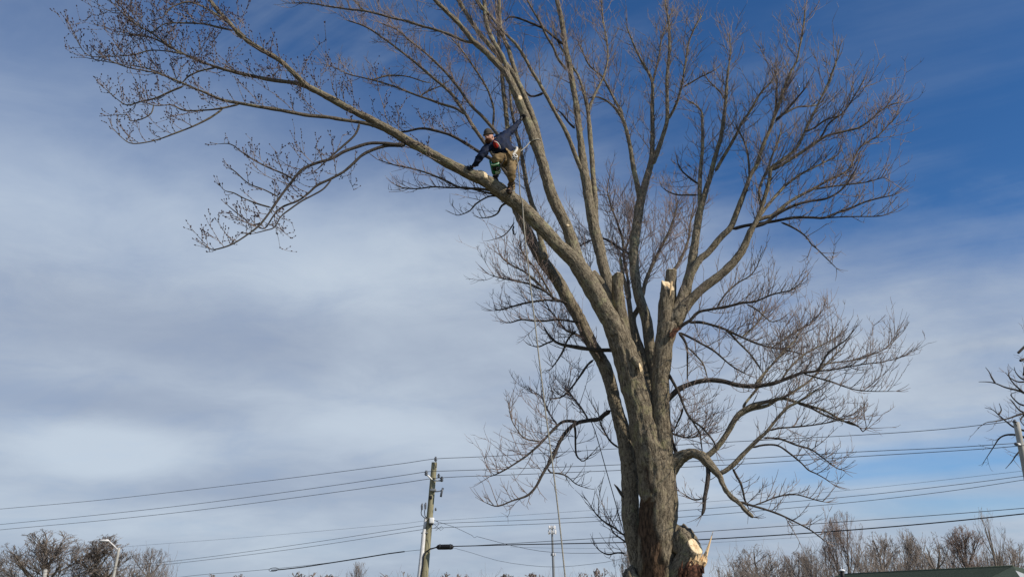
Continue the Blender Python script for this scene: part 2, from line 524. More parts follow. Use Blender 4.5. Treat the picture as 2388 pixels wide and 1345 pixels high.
# --- the climber's limb
limb('L1', 'T', -1.5, '1452,808,46 1434,765,48 1412,725,47 1392,690,47 1368,650,45 1340,608,38 1302,572,34 1266,534,34 1234,500,35 1200,470,35 1160,440,35 1128,420,31 1090,403,26 1040,378,24 1000,355,23 950,328,22 900,298,20 830,262,17 780,235,16 720,203,14 690,175,12 650,140,11 600,110,11 560,82,10 530,48,9 500,15,8 470,-30,7 440,-80,5',
     'limb', 'bark', kids=(3.4, 0.42, 1.0), buds=True, wob=0.06)
limb('L1b', 'L1', 0.5, '724,207,11 690,195,10 640,188,10 600,180,9 560,172,9 515,160,7 470,145,6 430,127,5 400,112,4 365,93,4 335,85,3 280,82,2', mat='branch', kids=(6.5, 0.05, 1.0), buds=True)
limb('L1b2', 'L1b', -0.3, '425,127,4 385,100,4 350,75,4 320,60,3 285,30,3 255,0,2', kids=(7, 0.0, 0.9), buds=True)
limb('L1b3', 'L1b', 0.3, '505,158,4 470,165,4 440,178,4 420,195,3 390,180,3 360,165,3 320,155,3 280,150,2 200,135,2', kids=(7, 0.1, 0.8), buds=True)
limb('L1b4', 'L1b', -0.4, '430,127,4 390,120,3 350,118,3 310,128,3 250,132,2 200,125,2 160,55,1.5', kids=(7, 0.1, 0.7), buds=True)
limb('L1a', 'L1', 0.4, '545,72,5 500,62,5 480,57,4 440,54,4 385,56,3 350,75,3 310,45,2 270,5,2', kids=(6, 0.1, 0.9), buds=True)
limb('L1a2', 'L1', -0.3, '585,102,5 560,75,5 520,45,5 480,20,4 440,5,4 400,18,3 380,40,2', kids=(5, 0.1, 0.8), buds=True)
limb('L1c', 'L1', -0.6, '905,306,11 870,292,10 830,284,9 800,280,9 760,274,9 720,270,9 680,262,9 640,255,9 600,249,8 560,242,8 520,234,7 480,217,6 445,203,5 400,183,4 360,170,3 300,158,3 250,140,2', kids=(4.5, 0.2, 0.8), buds=True)
limb('L1c2', 'L1c', -0.3, '560,243,5 520,252,5 480,257,4 430,258,4 400,245,3 365,247,2 340,240,2', kids=(6, 0.1, 0.7), buds=True)
limb('L1c3', 'L1c', -0.3, '520,254,5 490,275,5 450,295,4 410,310,4 360,328,3 310,335,3 285,322,2 262,298,2', kids=(5, 0.2, 0.6), buds=True)
limb('L1c4', 'L1c', 0.3, '430,200,5 395,215,5 360,230,4 325,238,4 295,245,3 265,225,2 243,205,2', kids=(6, 0.1, 0.7), buds=True)
limb('L1c5', 'L1c', 0.2, '360,240,3 352,265,3 330,278,3 305,282,2 295,268,2 250,270,1.5', 'branch', kids=(5, 0.2, 0.4), buds=True)
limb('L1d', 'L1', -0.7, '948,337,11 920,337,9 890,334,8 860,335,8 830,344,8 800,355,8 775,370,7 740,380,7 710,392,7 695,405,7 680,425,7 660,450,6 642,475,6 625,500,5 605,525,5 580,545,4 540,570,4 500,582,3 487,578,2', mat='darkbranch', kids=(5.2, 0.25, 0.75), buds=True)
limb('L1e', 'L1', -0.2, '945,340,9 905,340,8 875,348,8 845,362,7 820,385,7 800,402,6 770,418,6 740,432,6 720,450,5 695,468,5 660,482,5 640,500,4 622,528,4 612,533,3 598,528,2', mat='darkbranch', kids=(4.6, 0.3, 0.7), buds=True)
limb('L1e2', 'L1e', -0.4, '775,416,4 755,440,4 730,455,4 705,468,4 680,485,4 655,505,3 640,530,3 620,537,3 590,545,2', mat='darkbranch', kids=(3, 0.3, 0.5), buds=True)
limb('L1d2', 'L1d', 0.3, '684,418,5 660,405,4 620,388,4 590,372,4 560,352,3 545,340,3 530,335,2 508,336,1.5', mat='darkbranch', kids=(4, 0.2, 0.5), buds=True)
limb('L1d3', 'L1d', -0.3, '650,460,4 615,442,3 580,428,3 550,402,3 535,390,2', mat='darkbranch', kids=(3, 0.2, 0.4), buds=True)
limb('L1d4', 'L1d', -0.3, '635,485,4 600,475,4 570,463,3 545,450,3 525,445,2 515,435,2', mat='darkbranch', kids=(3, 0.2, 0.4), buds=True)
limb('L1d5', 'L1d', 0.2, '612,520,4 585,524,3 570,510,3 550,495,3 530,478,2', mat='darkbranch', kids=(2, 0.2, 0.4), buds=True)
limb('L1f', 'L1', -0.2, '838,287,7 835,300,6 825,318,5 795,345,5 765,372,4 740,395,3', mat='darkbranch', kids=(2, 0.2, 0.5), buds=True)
limb('L1g', 'S', 0.3, '1192,400,9 1150,374,9 1110,350,8 1085,334,8 1050,315,7 1010,304,7 980,300,6 940,308,5 905,302,4 880,290,3', mat='darkbranch', kids=(5, 0.3, 0.7), buds=True)
limb('L1h', 'L1', 0.3, '1150,445,7 1115,440,6 1075,438,5 1040,422,5 1000,405,4 960,393,4 920,385,3 880,372,2', mat='darkbranch', kids=(6, 0.2, 0.6), red=True)
limb('L1i', 'L1', 0.3, '1160,455,6 1130,448,5 1090,438,5 1050,438,4 1010,436,4 975,440,3 940,438,3 920,430,2', mat='darkbranch', kids=(6, 0.1, 0.5), red=True)
limb('L1j', 'L1', 0.4, '1185,462,5 1165,458,5 1140,458,4 1110,475,4 1095,492,3 1070,502,2 1060,500,2', mat='darkbranch', kids=(5, 0.2, 0.5))
limb('L1k', 'L1', 0.3, '1195,468,5 1170,480,5 1160,498,4 1140,507,3 1118,508,2', mat='darkbranch', kids=(5, 0.2, 0.4))
limb('L1l', 'S', 0.2, '1200,518,4 1185,540,3 1170,552,3 1152,558,2', mat='darkbranch', kids=(4, 0.2, 0.4))
# --- the limb the climber holds on to, and what it carries
limb('L2', 'L1', -0.25, '1385,700,34 1362,640,32 1342,590,30 1326,540,28 1308,500,27 1290,460,27 1275,420,26 1268,390,25 1254,350,24 1240,310,23 1224,270,22 1206,225,20 1188,185,17 1170,160,15 1137,126,14 1103,96,12 1075,60,11 1045,30,10 1015,0,9 985,-35,8 950,-80,6',
     'limb', 'bark', d0=-0.08, kids=(2.6, 0.55, 0.9))
limb('L2b', 'L2', 0.5, '1268,380,14 1258,330,16 1246,285,15 1230,240,14 1212,200,13 1188,160,12 1155,122,12 1112,70,11 1088,32,11 1070,0,10 1050,-50,8', 'limb', 'bark', kids=(3.0, 0.45, 0.9))
limb('L2c', 'L2b', 0.4, '1222,222,12 1205,180,11 1188,120,11 1177,95,10 1167,62,10 1164,5,9 1166,-50,7', mat='bark', kids=(3.2, 0.35, 0.8), red=True)
limb('L2d', 'L2', 0.3, '1190,190,12 1175,140,11 1158,110,11 1145,85,11 1133,50,10 1129,5,10 1126,-50,8', mat='bark', kids=(3.0, 0.35, 0.8))
limb('L2e', 'L2', 0.5, '1105,100,8 1085,97,7 1060,86,7 1035,76,7 1010,68,6 980,60,6 950,50,6 920,44,5 885,34,5 850,26,5 810,22,4 770,16,4 720,8,3 670,8,2', kids=(5.5, 0.15, 0.9))
limb('L2f', 'L2e', 0.4, '850,27,4 838,15,4 820,-5,3', kids=(3, 0, 0.5))
limb('L2g', 'L2c', 0.5, '1172,85,6 1150,60,6 1135,35,5 1115,10,5 1100,-20,4', mat='branch', kids=(4, 0.1, 0.8))
# --- behind the climber
limb('S1', 'S', 0.8, '1192,420,9 1160,375,9 1125,326,9 1105,297,9 1085,265,8 1055,222,8 1030,198,7 1004,177,7 966,144,6 935,120,5 903,96,5 853,63,4 810,48,3', kids=(5.5, 0.25, 0.9), red=True)
limb('S2', 'S', 0.5, '1188,345,9 1165,320,8 1146,296,8 1125,272,8 1105,253,7 1085,228,7 1067,202,7 1040,170,6 1014,144,6 990,122,5 974,109,5 950,90,4 928,71,4 890,55,3', kids=(5.5, 0.25, 0.9), red=True)
limb('S3', 'S2', 0.5, '1149,300,6 1151,275,6 1151,253,6 1144,228,5 1136,207,5 1120,180,5 1105,157,5 1092,138,4 1080,121,4 1065,103,3 1052,88,3', kids=(5.5, 0.2, 0.8))
limb('S4', 'S1', 0.5, '1085,267,7 1060,252,6 1030,243,6 1005,234,6 979,225,5 955,216,5 928,205,5 900,196,4 868,187,4 840,180,3 815,174,3 785,160,2 752,149,2', kids=(5.5, 0.15, 0.7))
limb('S5', 'S1', 0.3, '980,224,4 1000,212,4 1025,202,3 1045,190,3', kids=(5, 0.1, 0.5))
limb('S6', 'S4', 0.3, '868,187,4 890,180,4 910,176,4 935,177,3 955,180,3 985,190,3 1005,194,2', kids=(4, 0.1, 0.4))
limb('S7', 'S', 0.6, '1264,560,13 1250,501,12 1237,465,12 1228,427,11 1220,380,10 1211,335,9 1202,300,8 1194,262,7 1190,225,6 1187,170,5', kids=(5.5, 0.2, 0.9), mat='bark', red=True)
limb('S8', 'S', 0.5, '1272,605,18 1268,585,16 1262,565,14 1252,520,12', mat='bark', kids=(0, 0, 1), d0=0.25)
# --- third limb
limb('L3', 'T', 0.9, '1466,845,26 1453,795,33 1440,740,32 1428,690,30 1412,640,27 1396,575,27 1381,510,26 1371,450,24 1363,400,22 1356,345,17 1349,290,15 1342,235,14 1331,170,13 1318,105,12 1311,55,12 1300,5,10 1290,-40,9 1282,-90,7',
     'limb', 'bark', d0=0.05, kids=(3.6, 0.5, 0.85))
limb('L3b', 'L3', 0.5, '1392,545,13 1390,500,14 1387,450,14 1383,400,13 1378,340,12 1374,290,11 1371,258,10 1365,230,8 1357,200,7 1348,175,6 1338,160,6 1322,135,5 1300,95,4 1290,60,3', 'limb', 'bark', kids=(4.0, 0.5, 0.9))
limb('L3c', 'L3b', 0.4, '1372,262,8 1382,232,7 1395,205,6 1407,180,5 1417,140,5 1415,95,4 1407,50,4 1402,0,3 1398,-40,2', kids=(5, 0.15, 0.9), mat='bark')
limb('L3d', 'L3', -0.6, '1362,412,12 1347,375,11 1333,338,11 1316,300,10 1298,268,9 1275,225,9 1255,190,8 1240,165,8 1221,130,7 1200,100,7 1180,80,6 1150,45,6 1120,10,5 1100,-30,4', 'limb', 'bark', kids=(4.2, 0.3, 0.9))
limb('L3e', 'L3', 0.5, '1341,300,7 1325,285,5 1310,265,4 1296,255,2', kids=(4, 0, 0.5), mat='darkbranch')
limb('L3f', 'L3d', 0.5, '1268,218,6 1240,225,5 1222,210,5 1212,195,4', mat='darkbranch', kids=(3, 0, 0.5))
limb('L3g', 'L3', -0.3, '1314,105,7 1290,85,6 1270,68,6 1245,57,6 1215,45,5 1190,40,4 1178,50,3', mat='darkbranch', kids=(4, 0.1, 0.6))
limb('L3h', 'L3', -0.4, '1322,165,7 1300,135,6 1290,110,6 1275,85,6 1258,50,5 1240,20,4 1225,-10,4', kids=(4, 0.1, 0.8))
# --- centre right
limb('L4', 'T', 1.3, '1522,985,22 1524,930,22 1524,870,23 1518,830,25 1512,780,27 1504,735,26 1490,690,25 1481,640,24 1478,590,24 1483,540,24 1490,490,23 1500,445,18 1513,400,16 1520,370,14 1521,340,12 1522,300,11 1521,250,10 1522,200,8 1515,175,7 1500,150,6 1485,120,5 1472,90,4 1460,60,3',
     'limb', 'bark', d0=0.22, kids=(4.2, 0.55, 0.9))
limb('L4a', 'L4', 0.5, '1494,470,15 1485,425,13 1477,390,12 1470,345,11 1463,312,10 1455,284,9 1442,262,8 1430,248,6 1414,235,5 1390,226,4 1370,230,3', 'limb', 'bark', kids=(4.5, 0.35, 0.85))
limb('L4b', 'L4a', 0.4, '1452,278,8 1448,258,8 1437,240,7 1427,220,6 1417,202,6 1410,188,5 1402,177,5 1388,165,4 1374,152,4 1360,125,3 1350,100,3', mat='bark', kids=(5.5, 0.15, 0.9), red=True)
limb('L4c', 'L4', -0.3, '1521,385,13 1530,362,12 1543,325,11 1555,285,10 1556,240,9 1555,200,8 1556,175,8 1561,120,7 1560,60,6 1552,10,5 1545,-40,3', 'limb', 'bark', kids=(5, 0.25, 0.9))
limb('L4d', 'L4c', -0.3, '1557,280,8 1570,258,7 1580,235,7 1588,205,6 1594,175,5 1602,125,5 1606,100,4 1620,65,4 1636,38,3', kids=(5, 0.15, 0.9), mat='bark')
limb('L4e', 'L4d', -0.2, '1590,205,4 1608,195,4 1630,182,3 1655,170,3 1672,160,2', kids=(5, 0.1, 0.6))
limb('L4f', 'L4', 0.4, '1523,192,6 1530,160,5 1537,130,5 1542,95,4 1550,70,3 1565,30,3', kids=(6, 0.1, 0.9))
limb('L4g', 'L4', 0.9, '1487,610,10 1470,595,8 1440,575,7 1409,557,6 1380,560,4 1350,575,3', mat='darkbranch', kids=(8, 0.0, 1.1), red=True, d0=1.0)
limb('L4h', 'L4', 1.0, '1492,715,12 1505,660,10 1518,625,9 1535,590,8 1550,560,7 1561,540,7 1568,520,6 1574,500,5 1580,470,4', kids=(9, 0.15, 1.0), red=True, d0=0.8)
limb('L4i', 'L4', 0.8, '1470,700,8 1462,640,7 1455,600,7 1452,560,6 1440,520,5 1425,480,4 1415,440,3', kids=(9, 0.1, 1.1), red=True, d0=1.2)
limb('L4j', 'L4i', 0.4, '1455,590,6 1470,550,5 1480,510,4 1478,470,3', kids=(9, 0.0, 0.9), red=True)
limb('L4k', 'L4', 0.9, '1400,700,8 1370,640,7 1340,600,6 1310,570,5 1280,550,4 1250,520,3', mat='branch', kids=(7, 0.1, 0.9), red=True, d0=1.4)
limb('L4l', 'L4', 0.9, '1540,690,9 1565,640,8 1590,600,7 1605,560,6 1610,520,5 1618,480,3', kids=(8, 0.1, 0.8), red=True, d0=1.3)
limb('L4m', 'L4', 0.5, '1505,900,15 1492,840,15 1480,790,15 1473,750,14 1468,710,12 1460,670,10 1452,640,9 1446,600,7', mat='bark', kids=(5, 0.6, 0.8), d0=0.35)
limb('L4n', 'L4', 0.5, '1516,920,20 1508,870,20 1500,830,20 1486,790,17 1476,745,15 1488,720,12 1490,700,8', mat='bark', kids=(0, 0, 1), d0=0.3)
# --- right-hand limbs
limb('L5', 'B', 0.5, '1558,770,44 1575,735,40 1590,700,28 1606,650,25 1614,610,22 1620,570,20 1626,530,18 1635,480,16 1646,445,13 1657,410,11 1668,365,10 1681,320,9 1687,282,9 1692,240,8 1695,195,7 1700,155,5 1703,125,4 1702,80,3', 'limb', 'bark', kids=(4.5, 0.4, 0.85))
limb('L5b', 'L5', 0.5, '1634,490,13 1632,450,11 1633,410,10 1637,365,9 1639,325,8 1638,285,7 1636,262,5 1622,245,4 1605,235,3', 'limb', 'bark', kids=(5.5, 0.3, 0.8), red=True)
limb('L5c', 'L5', -0.4, '1668,400,9 1684,372,8 1705,336,8 1718,312,7 1729,288,7 1742,270,6 1753,253,6 1768,226,5 1780,210,5 1797,193,4 1808,170,3', kids=(6, 0.25, 0.9), mat='bark')
limb('L5d', 'L5b', 0.4, '1630,430,5 1612,418,5 1600,408,4 1590,398,4 1580,380,3', mat='darkbranch', kids=(6, 0.0, 0.7))
limb('L5e', 'L5b', 0.3, '1628,455,5 1600,455,4 1582,455,4 1560,448,3 1545,438,2', mat='darkbranch', kids=(4, 0.1, 0.5))
limb('L5f', 'L5', 0.6, '1695,240,4 1680,215,4 1665,200,3 1650,185,3 1640,165,2', kids=(5, 0.1, 0.6))
limb('L6', 'L5', -0.8, '1602,690,22 1608,650,18 1630,608,17 1652,588,16 1681,553,15 1704,530,14 1718,495,13 1735,452,12 1750,410,10 1765,385,10 1773,357,9 1785,325,9 1798,297,8 1803,280,8 1815,247,8 1827,214,7 1842,172,6 1857,145,5 1863,120,4 1872,74,4 1878,20,3', 'limb', 'bark', kids=(5, 0.35, 0.9))
limb('L6b', 'L6', -0.3, '1807,283,6 1825,268,6 1850,240,5 1865,222,4 1880,203,4', mat='darkbranch', kids=(6, 0.1, 0.8))
limb('L6b2', 'L6', 0.3, '1808,278,5 1835,262,5 1860,250,4 1890,248,4 1905,244,3', kids=(5, 0.1, 0.8), red=True)
limb('L6c', 'L6', -0.6, '1708,535,9 1735,527,8 1760,523,8 1800,517,7 1850,508,7 1890,507,6 1922,508,6 1950,497,5 1985,485,5 2020,470,4 2060,460,3 2085,455,2', mat='darkbranch', kids=(4.5, 0.25, 0.8))
limb('L6d', 'L6c', -0.3, '1820,518,5 1840,526,5 1862,538,4 1880,552,4 1893,570,4 1905,580,3 1925,600,3 1940,615,2 1950,625,2', mat='darkbranch', kids=(5, 0.1, 0.5), up=0.1)
limb('L6e', 'L6c', 0.2, '1925,508,4 1960,506,3 2000,505,3 2050,504,3 2080,495,2 2095,485,1.5', mat='darkbranch', kids=(4.5, 0.1, 0.5))
limb('L6f', 'L6', 0.3, '1748,412,6 1745,370,5 1738,335,5 1725,310,4 1715,290,3', kids=(5, 0.2, 0.7))
limb('L6g', 'L6', 0.2, '1800,292,5 1808,260,5 1810,220,5 1811,190,4 1805,160,3', kids=(5, 0.1, 0.8), mat='darkbranch')
limb('L7', 'B', -0.9, '1566,765,42 1588,725,34 1612,697,24 1640,672,22 1662,655,21 1690,632,20 1718,602,19 1738,570,17 1750,540,14 1764,515,12 1774,488,11 1785,455,10 1794,420,9 1800,390,8 1826,373,8 1857,345,7 1880,300,6 1895,270,6 1910,238,5 1928,202,5 1949,149,4 1958,110,3', 'limb', 'bark', kids=(5, 0.38, 0.9))
limb('L7b', 'L7', 0.4, '1765,515,10 1782,508,9 1800,503,9 1820,487,8 1840,471,8 1868,455,7 1895,441,6 1935,419,6 1976,398,5 1992,370,5 2005,345,4 2030,327,4 2053,312,3 2090,270,2', 'limb', 'branch', kids=(5.5, 0.2, 0.9))
limb('L7c', 'L7', -0.4, '1755,530,9 1785,520,8 1810,500,8 1850,480,7 1885,470,6 1930,462,5 1965,440,4 1990,405,4 2000,385,3', mat='darkbranch', kids=(5, 0.25, 0.8))
limb('L7d', 'L7', -0.5, '1798,398,9 1827,382,8 1857,363,8 1885,345,7 1910,328,6 1930,316,6 1946,312,5 1980,304,5 2005,297,5 2030,280,4 2050,262,4 2075,245,3 2100,240,2', 'limb', 'branch', kids=(6, 0.2, 0.9), red=True)
limb('L7e', 'L7d', -0.3, '1912,325,6 1922,308,5 1931,291,5 1945,278,5 1964,265,4 1980,245,4 1991,226,4 2003,208,3 2011,193,3', mat='darkbranch', kids=(6, 0.15, 0.9))
limb('L7f', 'L7', 0.5, '1775,485,8 1770,450,7 1778,420,6 1790,395,6 1800,365,5 1815,330,4 1822,300,3', kids=(5, 0.2, 0.8), mat='bark')
limb('L7g', 'L7', 0.5, '1766,512,8 1790,480,7 1810,455,7 1830,435,6 1848,420,6 1870,405,5 1890,395,4 1920,380,4 1950,365,3', mat='bark', kids=(6, 0.2, 0.9))
limb('L7h', 'L7', -0.3, '1875,308,5 1900,298,4 1925,280,4 1960,270,3', kids=(5, 0.1, 0.6))
limb('L7i', 'L7b', -0.3, '1895,442,5 1940,435,4 1980,430,4 2020,425,3 2060,415,2 2080,425,2', kids=(6, 0.1, 0.7), red=True)
# --- sawn stubs
limb('C1', 'T', -0.22, '1474,865,26 1464,815,34 1454,768,34 1445,720,31 1441,680,29 1440,640,28', 'stub', 'trunk', d0=0.08, cut=True, ragged=0.5, label='grey sawn stub with a ragged top')
limb('C2', 'B', -0.16, '1545,900,30 1548,840,39 1549,780,38 1552,720,36 1556,690,35 1558,653,30', 'stub', 'trunk', d0=-0.12, cut=(0.38, -0.72, 0.58), label='thick stub with a bright slanting cut facing the sun')
limb('C3', 'B', 0.0, '1560,740,32 1563,690,30 1565,660,28 1566,632,27', 'stub', 'bark', d0=0.0, cut=True, label='stub with a flat pale cut on top')
limb('C4', 'L3', 0.0, '1432,730,24 1415,685,22 1398,655,19 1383,635,16', 'stub', 'bark', d0=-0.02, cut=True)
limb('C5', 'T', -0.08, '1474,828,13 1484,845,13 1497,864,12', 'stub', 'bark', d0=-0.26, cut=(0.55, -0.6, 0.1))
# pale notch sawn into the climber's limb at his feet, and a small cut on the limb he grips
def on_limb(bid, px, py):
    path = BR[bid]['path']
    d = depth_near(bid, px, py)
    p = np.array(at(px, py, Y0 + d))
    i = int(np.argmin(np.linalg.norm(path[:, :3] - p, axis=1)))
    i = max(1, min(len(path) - 2, i))
    return Vector(path[i][:3]), (Vector(path[i + 1][:3]) - Vector(path[i - 1][:3])).normalized(), path[i][3], i


nc, na, nr, ni = on_limb('L1', 1124, 419)
upn = (UP - na * UP.dot(na)).normalized(); frn = na.cross(upn)
if frn.y > 0: frn = -frn
nb = MB(); vs = []; fs = []
for i in range(15):
    th = -0.75 + 2.65 * i / 14                                   # from behind the top, over it, to the front
    hw = 0.105 * (1 - 0.45 * max(0.0, (th - 0.4) / 1.5)) * (1 + 0.15 * math.sin(i * 1.7))
    sh = -0.085 * max(0.0, th) + 0.07
    for k in range(4):
        o_ = (k / 3 - 0.5) * 2 * hw + sh
        rr = nr * 1.06 + (0.026 if 0 < k < 3 and 0 < i < 14 else -0.015)
        vs.append(nc + na * o_ + (upn * math.cos(th) + frn * math.sin(th)) * rr)
for i in range(14):
    for k in range(3): fs.append((i * 4 + k, i * 4 + k + 1, i * 4 + k + 5, i * 4 + k + 4))
nb.add(vs, fs)
nb.build('cut_face', M['cut'], BR['L1']['ob'], smooth=False, label='pale fresh notch in the limb by his feet')
nc, na, nr, ni = on_limb('L2', 1209, 232)
face(BR['L2']['ob'], nc + Vector((0.02, -1, -0.1)).normalized() * nr * 0.95 + Vector((0.02, 0, 0)), (0.25, -0.9, 0.05), 0.046, random.Random(2), 0.0, asp=1.2)
nc, na, nr, ni = on_limb('L2', 1318, 530)
face(BR['L2']['ob'], nc + Vector((0.1, -1, -0.1)).normalized() * nr * 0.96, (0.2, -0.9, 0.05), 0.035, random.Random(3), 0.0, asp=0.7)

limb('ST', 'T', -0.42, '1562,1362,44 1578,1340,52 1600,1305,50 1618,1278,45 1630,1258,42', 'stub', 'bark', d0=-0.05, cut=(0.50, -0.66, 0.52), label='short sawn limb stub low on the right of the trunk')
# --- lower right limbs
limb('R1', 'B', -0.9, '1548,938,14 1560,928,15 1585,906,14 1618,892,12 1651,886,12 1687,889,12 1720,897,11 1761,900,11 1803,894,10 1844,879,9 1871,869,7 1904,864,6 1918,845,5 1932,822,5 1950,808,4 1968,796,3 1985,778,2', 'limb', 'darkbranch', kids=(4.5, 0.35, 0.85))
limb('R1b', 'R1', 0.4, '1759,900,8 1772,882,7 1784,868,6 1797,854,6 1812,836,5 1827,818,5 1852,796,4 1863,774,3', kids=(6, 0.2, 0.8), mat='bark')
limb('R1c', 'R1', 0.4, '1820,890,5 1840,860,5 1870,830,5 1895,815,4 1925,800,3 1960,780,2', kids=(7, 0.1, 0.8))
limb('R1d', 'R1', -0.3, '1871,870,4 1905,880,4 1940,890,4 1975,903,3 2005,910,3 2040,912,2 2090,912,1.5', mat='darkbranch', kids=(5, 0.15, 0.7))
limb('R1e', 'R1', -0.2, '1904,865,4 1940,862,4 1980,855,3 2020,848,3 2060,843,2 2100,832,2', mat='darkbranch', kids=(6, 0.1, 0.7))
limb('R1f', 'R1', 0.3, '1915,850,4 1945,845,4 1990,840,3 2030,828,3 2060,815,2 2085,795,2 2095,770,1.5', kids=(6, 0.1, 0.7))
limb('R2', 'T', -0.85, '1540,1112,48 1556,1098,50 1574,1078,40 1593,1063,29 1614,1056,22 1634,1062,23 1649,1076,24 1664,1093,21 1677,1107,16 1687,1131,12 1702,1154,11 1722,1170,10 1737,1187,9 1750,1199,8 1757,1205,7', 'limb', 'bark', d0=0.05, kids=(1.5, 0.7, 0.4))
limb('R2s', 'R2', -0.2, '1650,1082,13 1652,1106,11 1648,1136,11 1643,1165,10 1642,1185,9 1637,1200,7', mat='darkbranch', kids=(3.0, 0.3, 0.5))
limb('R2a', 'R2', -0.3, '1640,1066,14 1657,1057,14 1677,1037,14 1698,1006,14 1713,980,14 1730,960,13 1758,944,12 1790,936,9 1825,928,8 1847,934,7 1885,945,6 1921,956,5 1950,972,5 1975,985,4 1995,992,3', 'limb', 'bark', kids=(4.5, 0.4, 0.7))
limb('R2b', 'R2a', 0.3, '1714,980,11 1728,965,11 1748,955,10 1770,950,10 1792,944,8 1815,930,6 1844,918,6 1865,903,6 1885,890,5 1913,862,5 1940,835,4 1960,815,3', mat='bark', kids=(6, 0.3, 0.9))
limb('R2c', 'R2a', 0.5, '1732,952,7 1738,940,7 1750,925,7 1766,905,7 1775,885,6 1788,865,5 1810,840,5 1840,815,4', mat='bark', kids=(6, 0.3, 0.8))
limb('R2d', 'R2', -0.3, '1676,1104,13 1690,1098,12 1710,1083,12 1732,1060,11 1755,1037,10 1773,1020,9 1789,1005,8 1808,981,7 1836,950,7 1858,938,6 1880,925,5 1910,905,4', 'limb', 'bark', kids=(4.5, 0.3, 0.7))
limb('R2e', 'R2d', -0.3, '1753,1044,6 1780,1037,5 1813,1038,5 1841,1056,5 1869,1079,4 1885,1095,4 1904,1104,3 1925,1116,3 1937,1125,2', mat='darkbranch', kids=(4, 0.3, 0.6), up=0.1)
limb('R2f', 'R2d', 0.3, '1778,1020,5 1800,1021,5 1823,1024,5 1854,1036,5 1892,1048,4 1920,1068,3 1950,1090,3 1965,1095,2', mat='darkbranch', kids=(6, 0.2, 0.7), up=0.2)
limb('R2g', 'R2d', -0.3, '1792,1004,5 1815,998,5 1840,996,4 1885,992,4 1920,987,3 1951,980,3 1990,965,2', mat='darkbranch', kids=(6, 0.2, 0.7), up=0.2)
limb('R2h', 'R2a', -0.2, '1858,940,5 1890,950,5 1925,968,5 1960,980,4 1985,985,4 2005,997,3 2012,1006,3 2020,995,2 2015,970,2', mat='darkbranch', kids=(5, 0.2, 0.6))
limb('R2i', 'R2', 0.2, '1722,1168,8 1740,1174,7 1753,1178,6 1775,1184,6 1791,1189,5 1816,1198,5 1854,1216,4 1887,1233,4 1905,1246,3 1925,1262,2', mat='darkbranch', kids=(4, 0.3, 0.6), up=0.15)
limb('R2j', 'R2d', 0.2, '1708,1090,6 1717,1108,6 1727,1126,6 1733,1146,5 1737,1165,5 1745,1182,4', mat='darkbranch', kids=(5, 0.1, 0.6))
limb('R2k', 'R2i', 0.2, '1757,1178,4 1780,1170,4 1808,1159,4 1841,1152,4 1865,1154,3 1880,1158,3 1903,1165,3 1925,1170,2', mat='darkbranch', kids=(4.5, 0.1, 0.6))
limb('R2l', 'R2', 0.2, '1585,1075,12 1575,1050,9 1566,1020,7 1560,1000,6', mat='darkbranch', kids=(8, 0.0, 0.7), red=True, d0=0.1)
limb('R2m', 'R2s', 0.2, '1645,1160,4 1620,1165,4 1600,1155,3 1585,1145,2', mat='darkbranch', kids=(6, 0.1, 0.5))
limb('R3', 'B', -0.7, '1575,772,10 1591,758,9 1610,746,8 1628,728,7 1654,722,7 1698,714,6 1731,706,6 1761,703,5 1797,688,4 1820,682,4 1843,677,3 1857,668,3 1868,660,2', mat='darkbranch', kids=(7, 0.15, 0.75))
limb('R3b', 'R3', 0.3, '1672,716,5 1690,688,5 1708,670,4 1723,658,4 1750,642,3 1765,622,3 1772,602,2', mat='darkbranch', kids=(6, 0.2, 0.6))
limb('R3c', 'R3', 0.3, '1605,752,7 1630,751,7 1651,755,6 1687,766,6 1708,776,6 1728,785,5 1761,799,5 1797,810,4 1830,815,4 1870,825,3', mat='darkbranch', kids=(7, 0.2, 0.8))
limb('R3d', 'R3c', 0.4, '1690,768,5 1705,780,5 1720,796,5 1748,824,4 1764,845,4 1776,865,3', kids=(6, 0.1, 0.7), red=True)
limb('R3e', 'B', -0.3, '1582,775,7 1594,790,7 1602,810,6 1603,843,5 1603,885,4', mat='darkbranch', kids=(4, 0.2, 0.6))
limb('R3f', 'B', -0.4, '1582,775,6 1600,782,6 1632,799,5 1665,818,5 1704,851,4 1742,873,3', mat='darkbranch', kids=(5, 0.2, 0.7))
limb('R3g', 'R3e', -0.2, '1602,808,4 1620,825,4 1640,849,4 1650,881,3', kids=(5, 0.2, 0.6))
limb('R3h', 'R3c', 0.5, '1730,786,5 1760,760,5 1775,740,4 1790,715,3', kids=(7, 0.1, 0.8), red=True)
limb('R3i', 'R3c', 0.3, '1800,810,4 1830,790,4 1860,770,4 1890,755,3 1905,740,2', kids=(8, 0.1, 0.8), red=True)
limb('R3j', 'R3', -0.2, '1740,708,4 1765,722,4 1785,740,3 1800,750,3 1820,745,2', kids=(5, 0.1, 0.6))
limb('R4', 'B', -0.4, '1552,862,9 1560,874,8 1571,893,7 1585,920,7 1593,942,6 1610,975,5 1638,997,5 1665,1030,4 1670,1050,3', mat='darkbranch', kids=(5, 0.2, 0.7), up=0.2)
limb('R4b', 'R4', 0.3, '1593,950,5 1588,968,5 1580,985,4 1572,1003,4', mat='darkbranch', kids=(5, 0.1, 0.6))
limb('R4c', 'R4', 0.3, '1604,962,5 1620,990,4 1632,1010,4 1636,1040,3 1640,1065,2', mat='darkbranch', kids=(7, 0.1, 0.7), red=True)
limb('R4d', 'B', 0.6, '1556,1005,6 1580,1015,5 1610,1020,4 1650,1010,3', mat='darkbranch', kids=(9, 0.1, 0.8), red=True, d0=0.4)
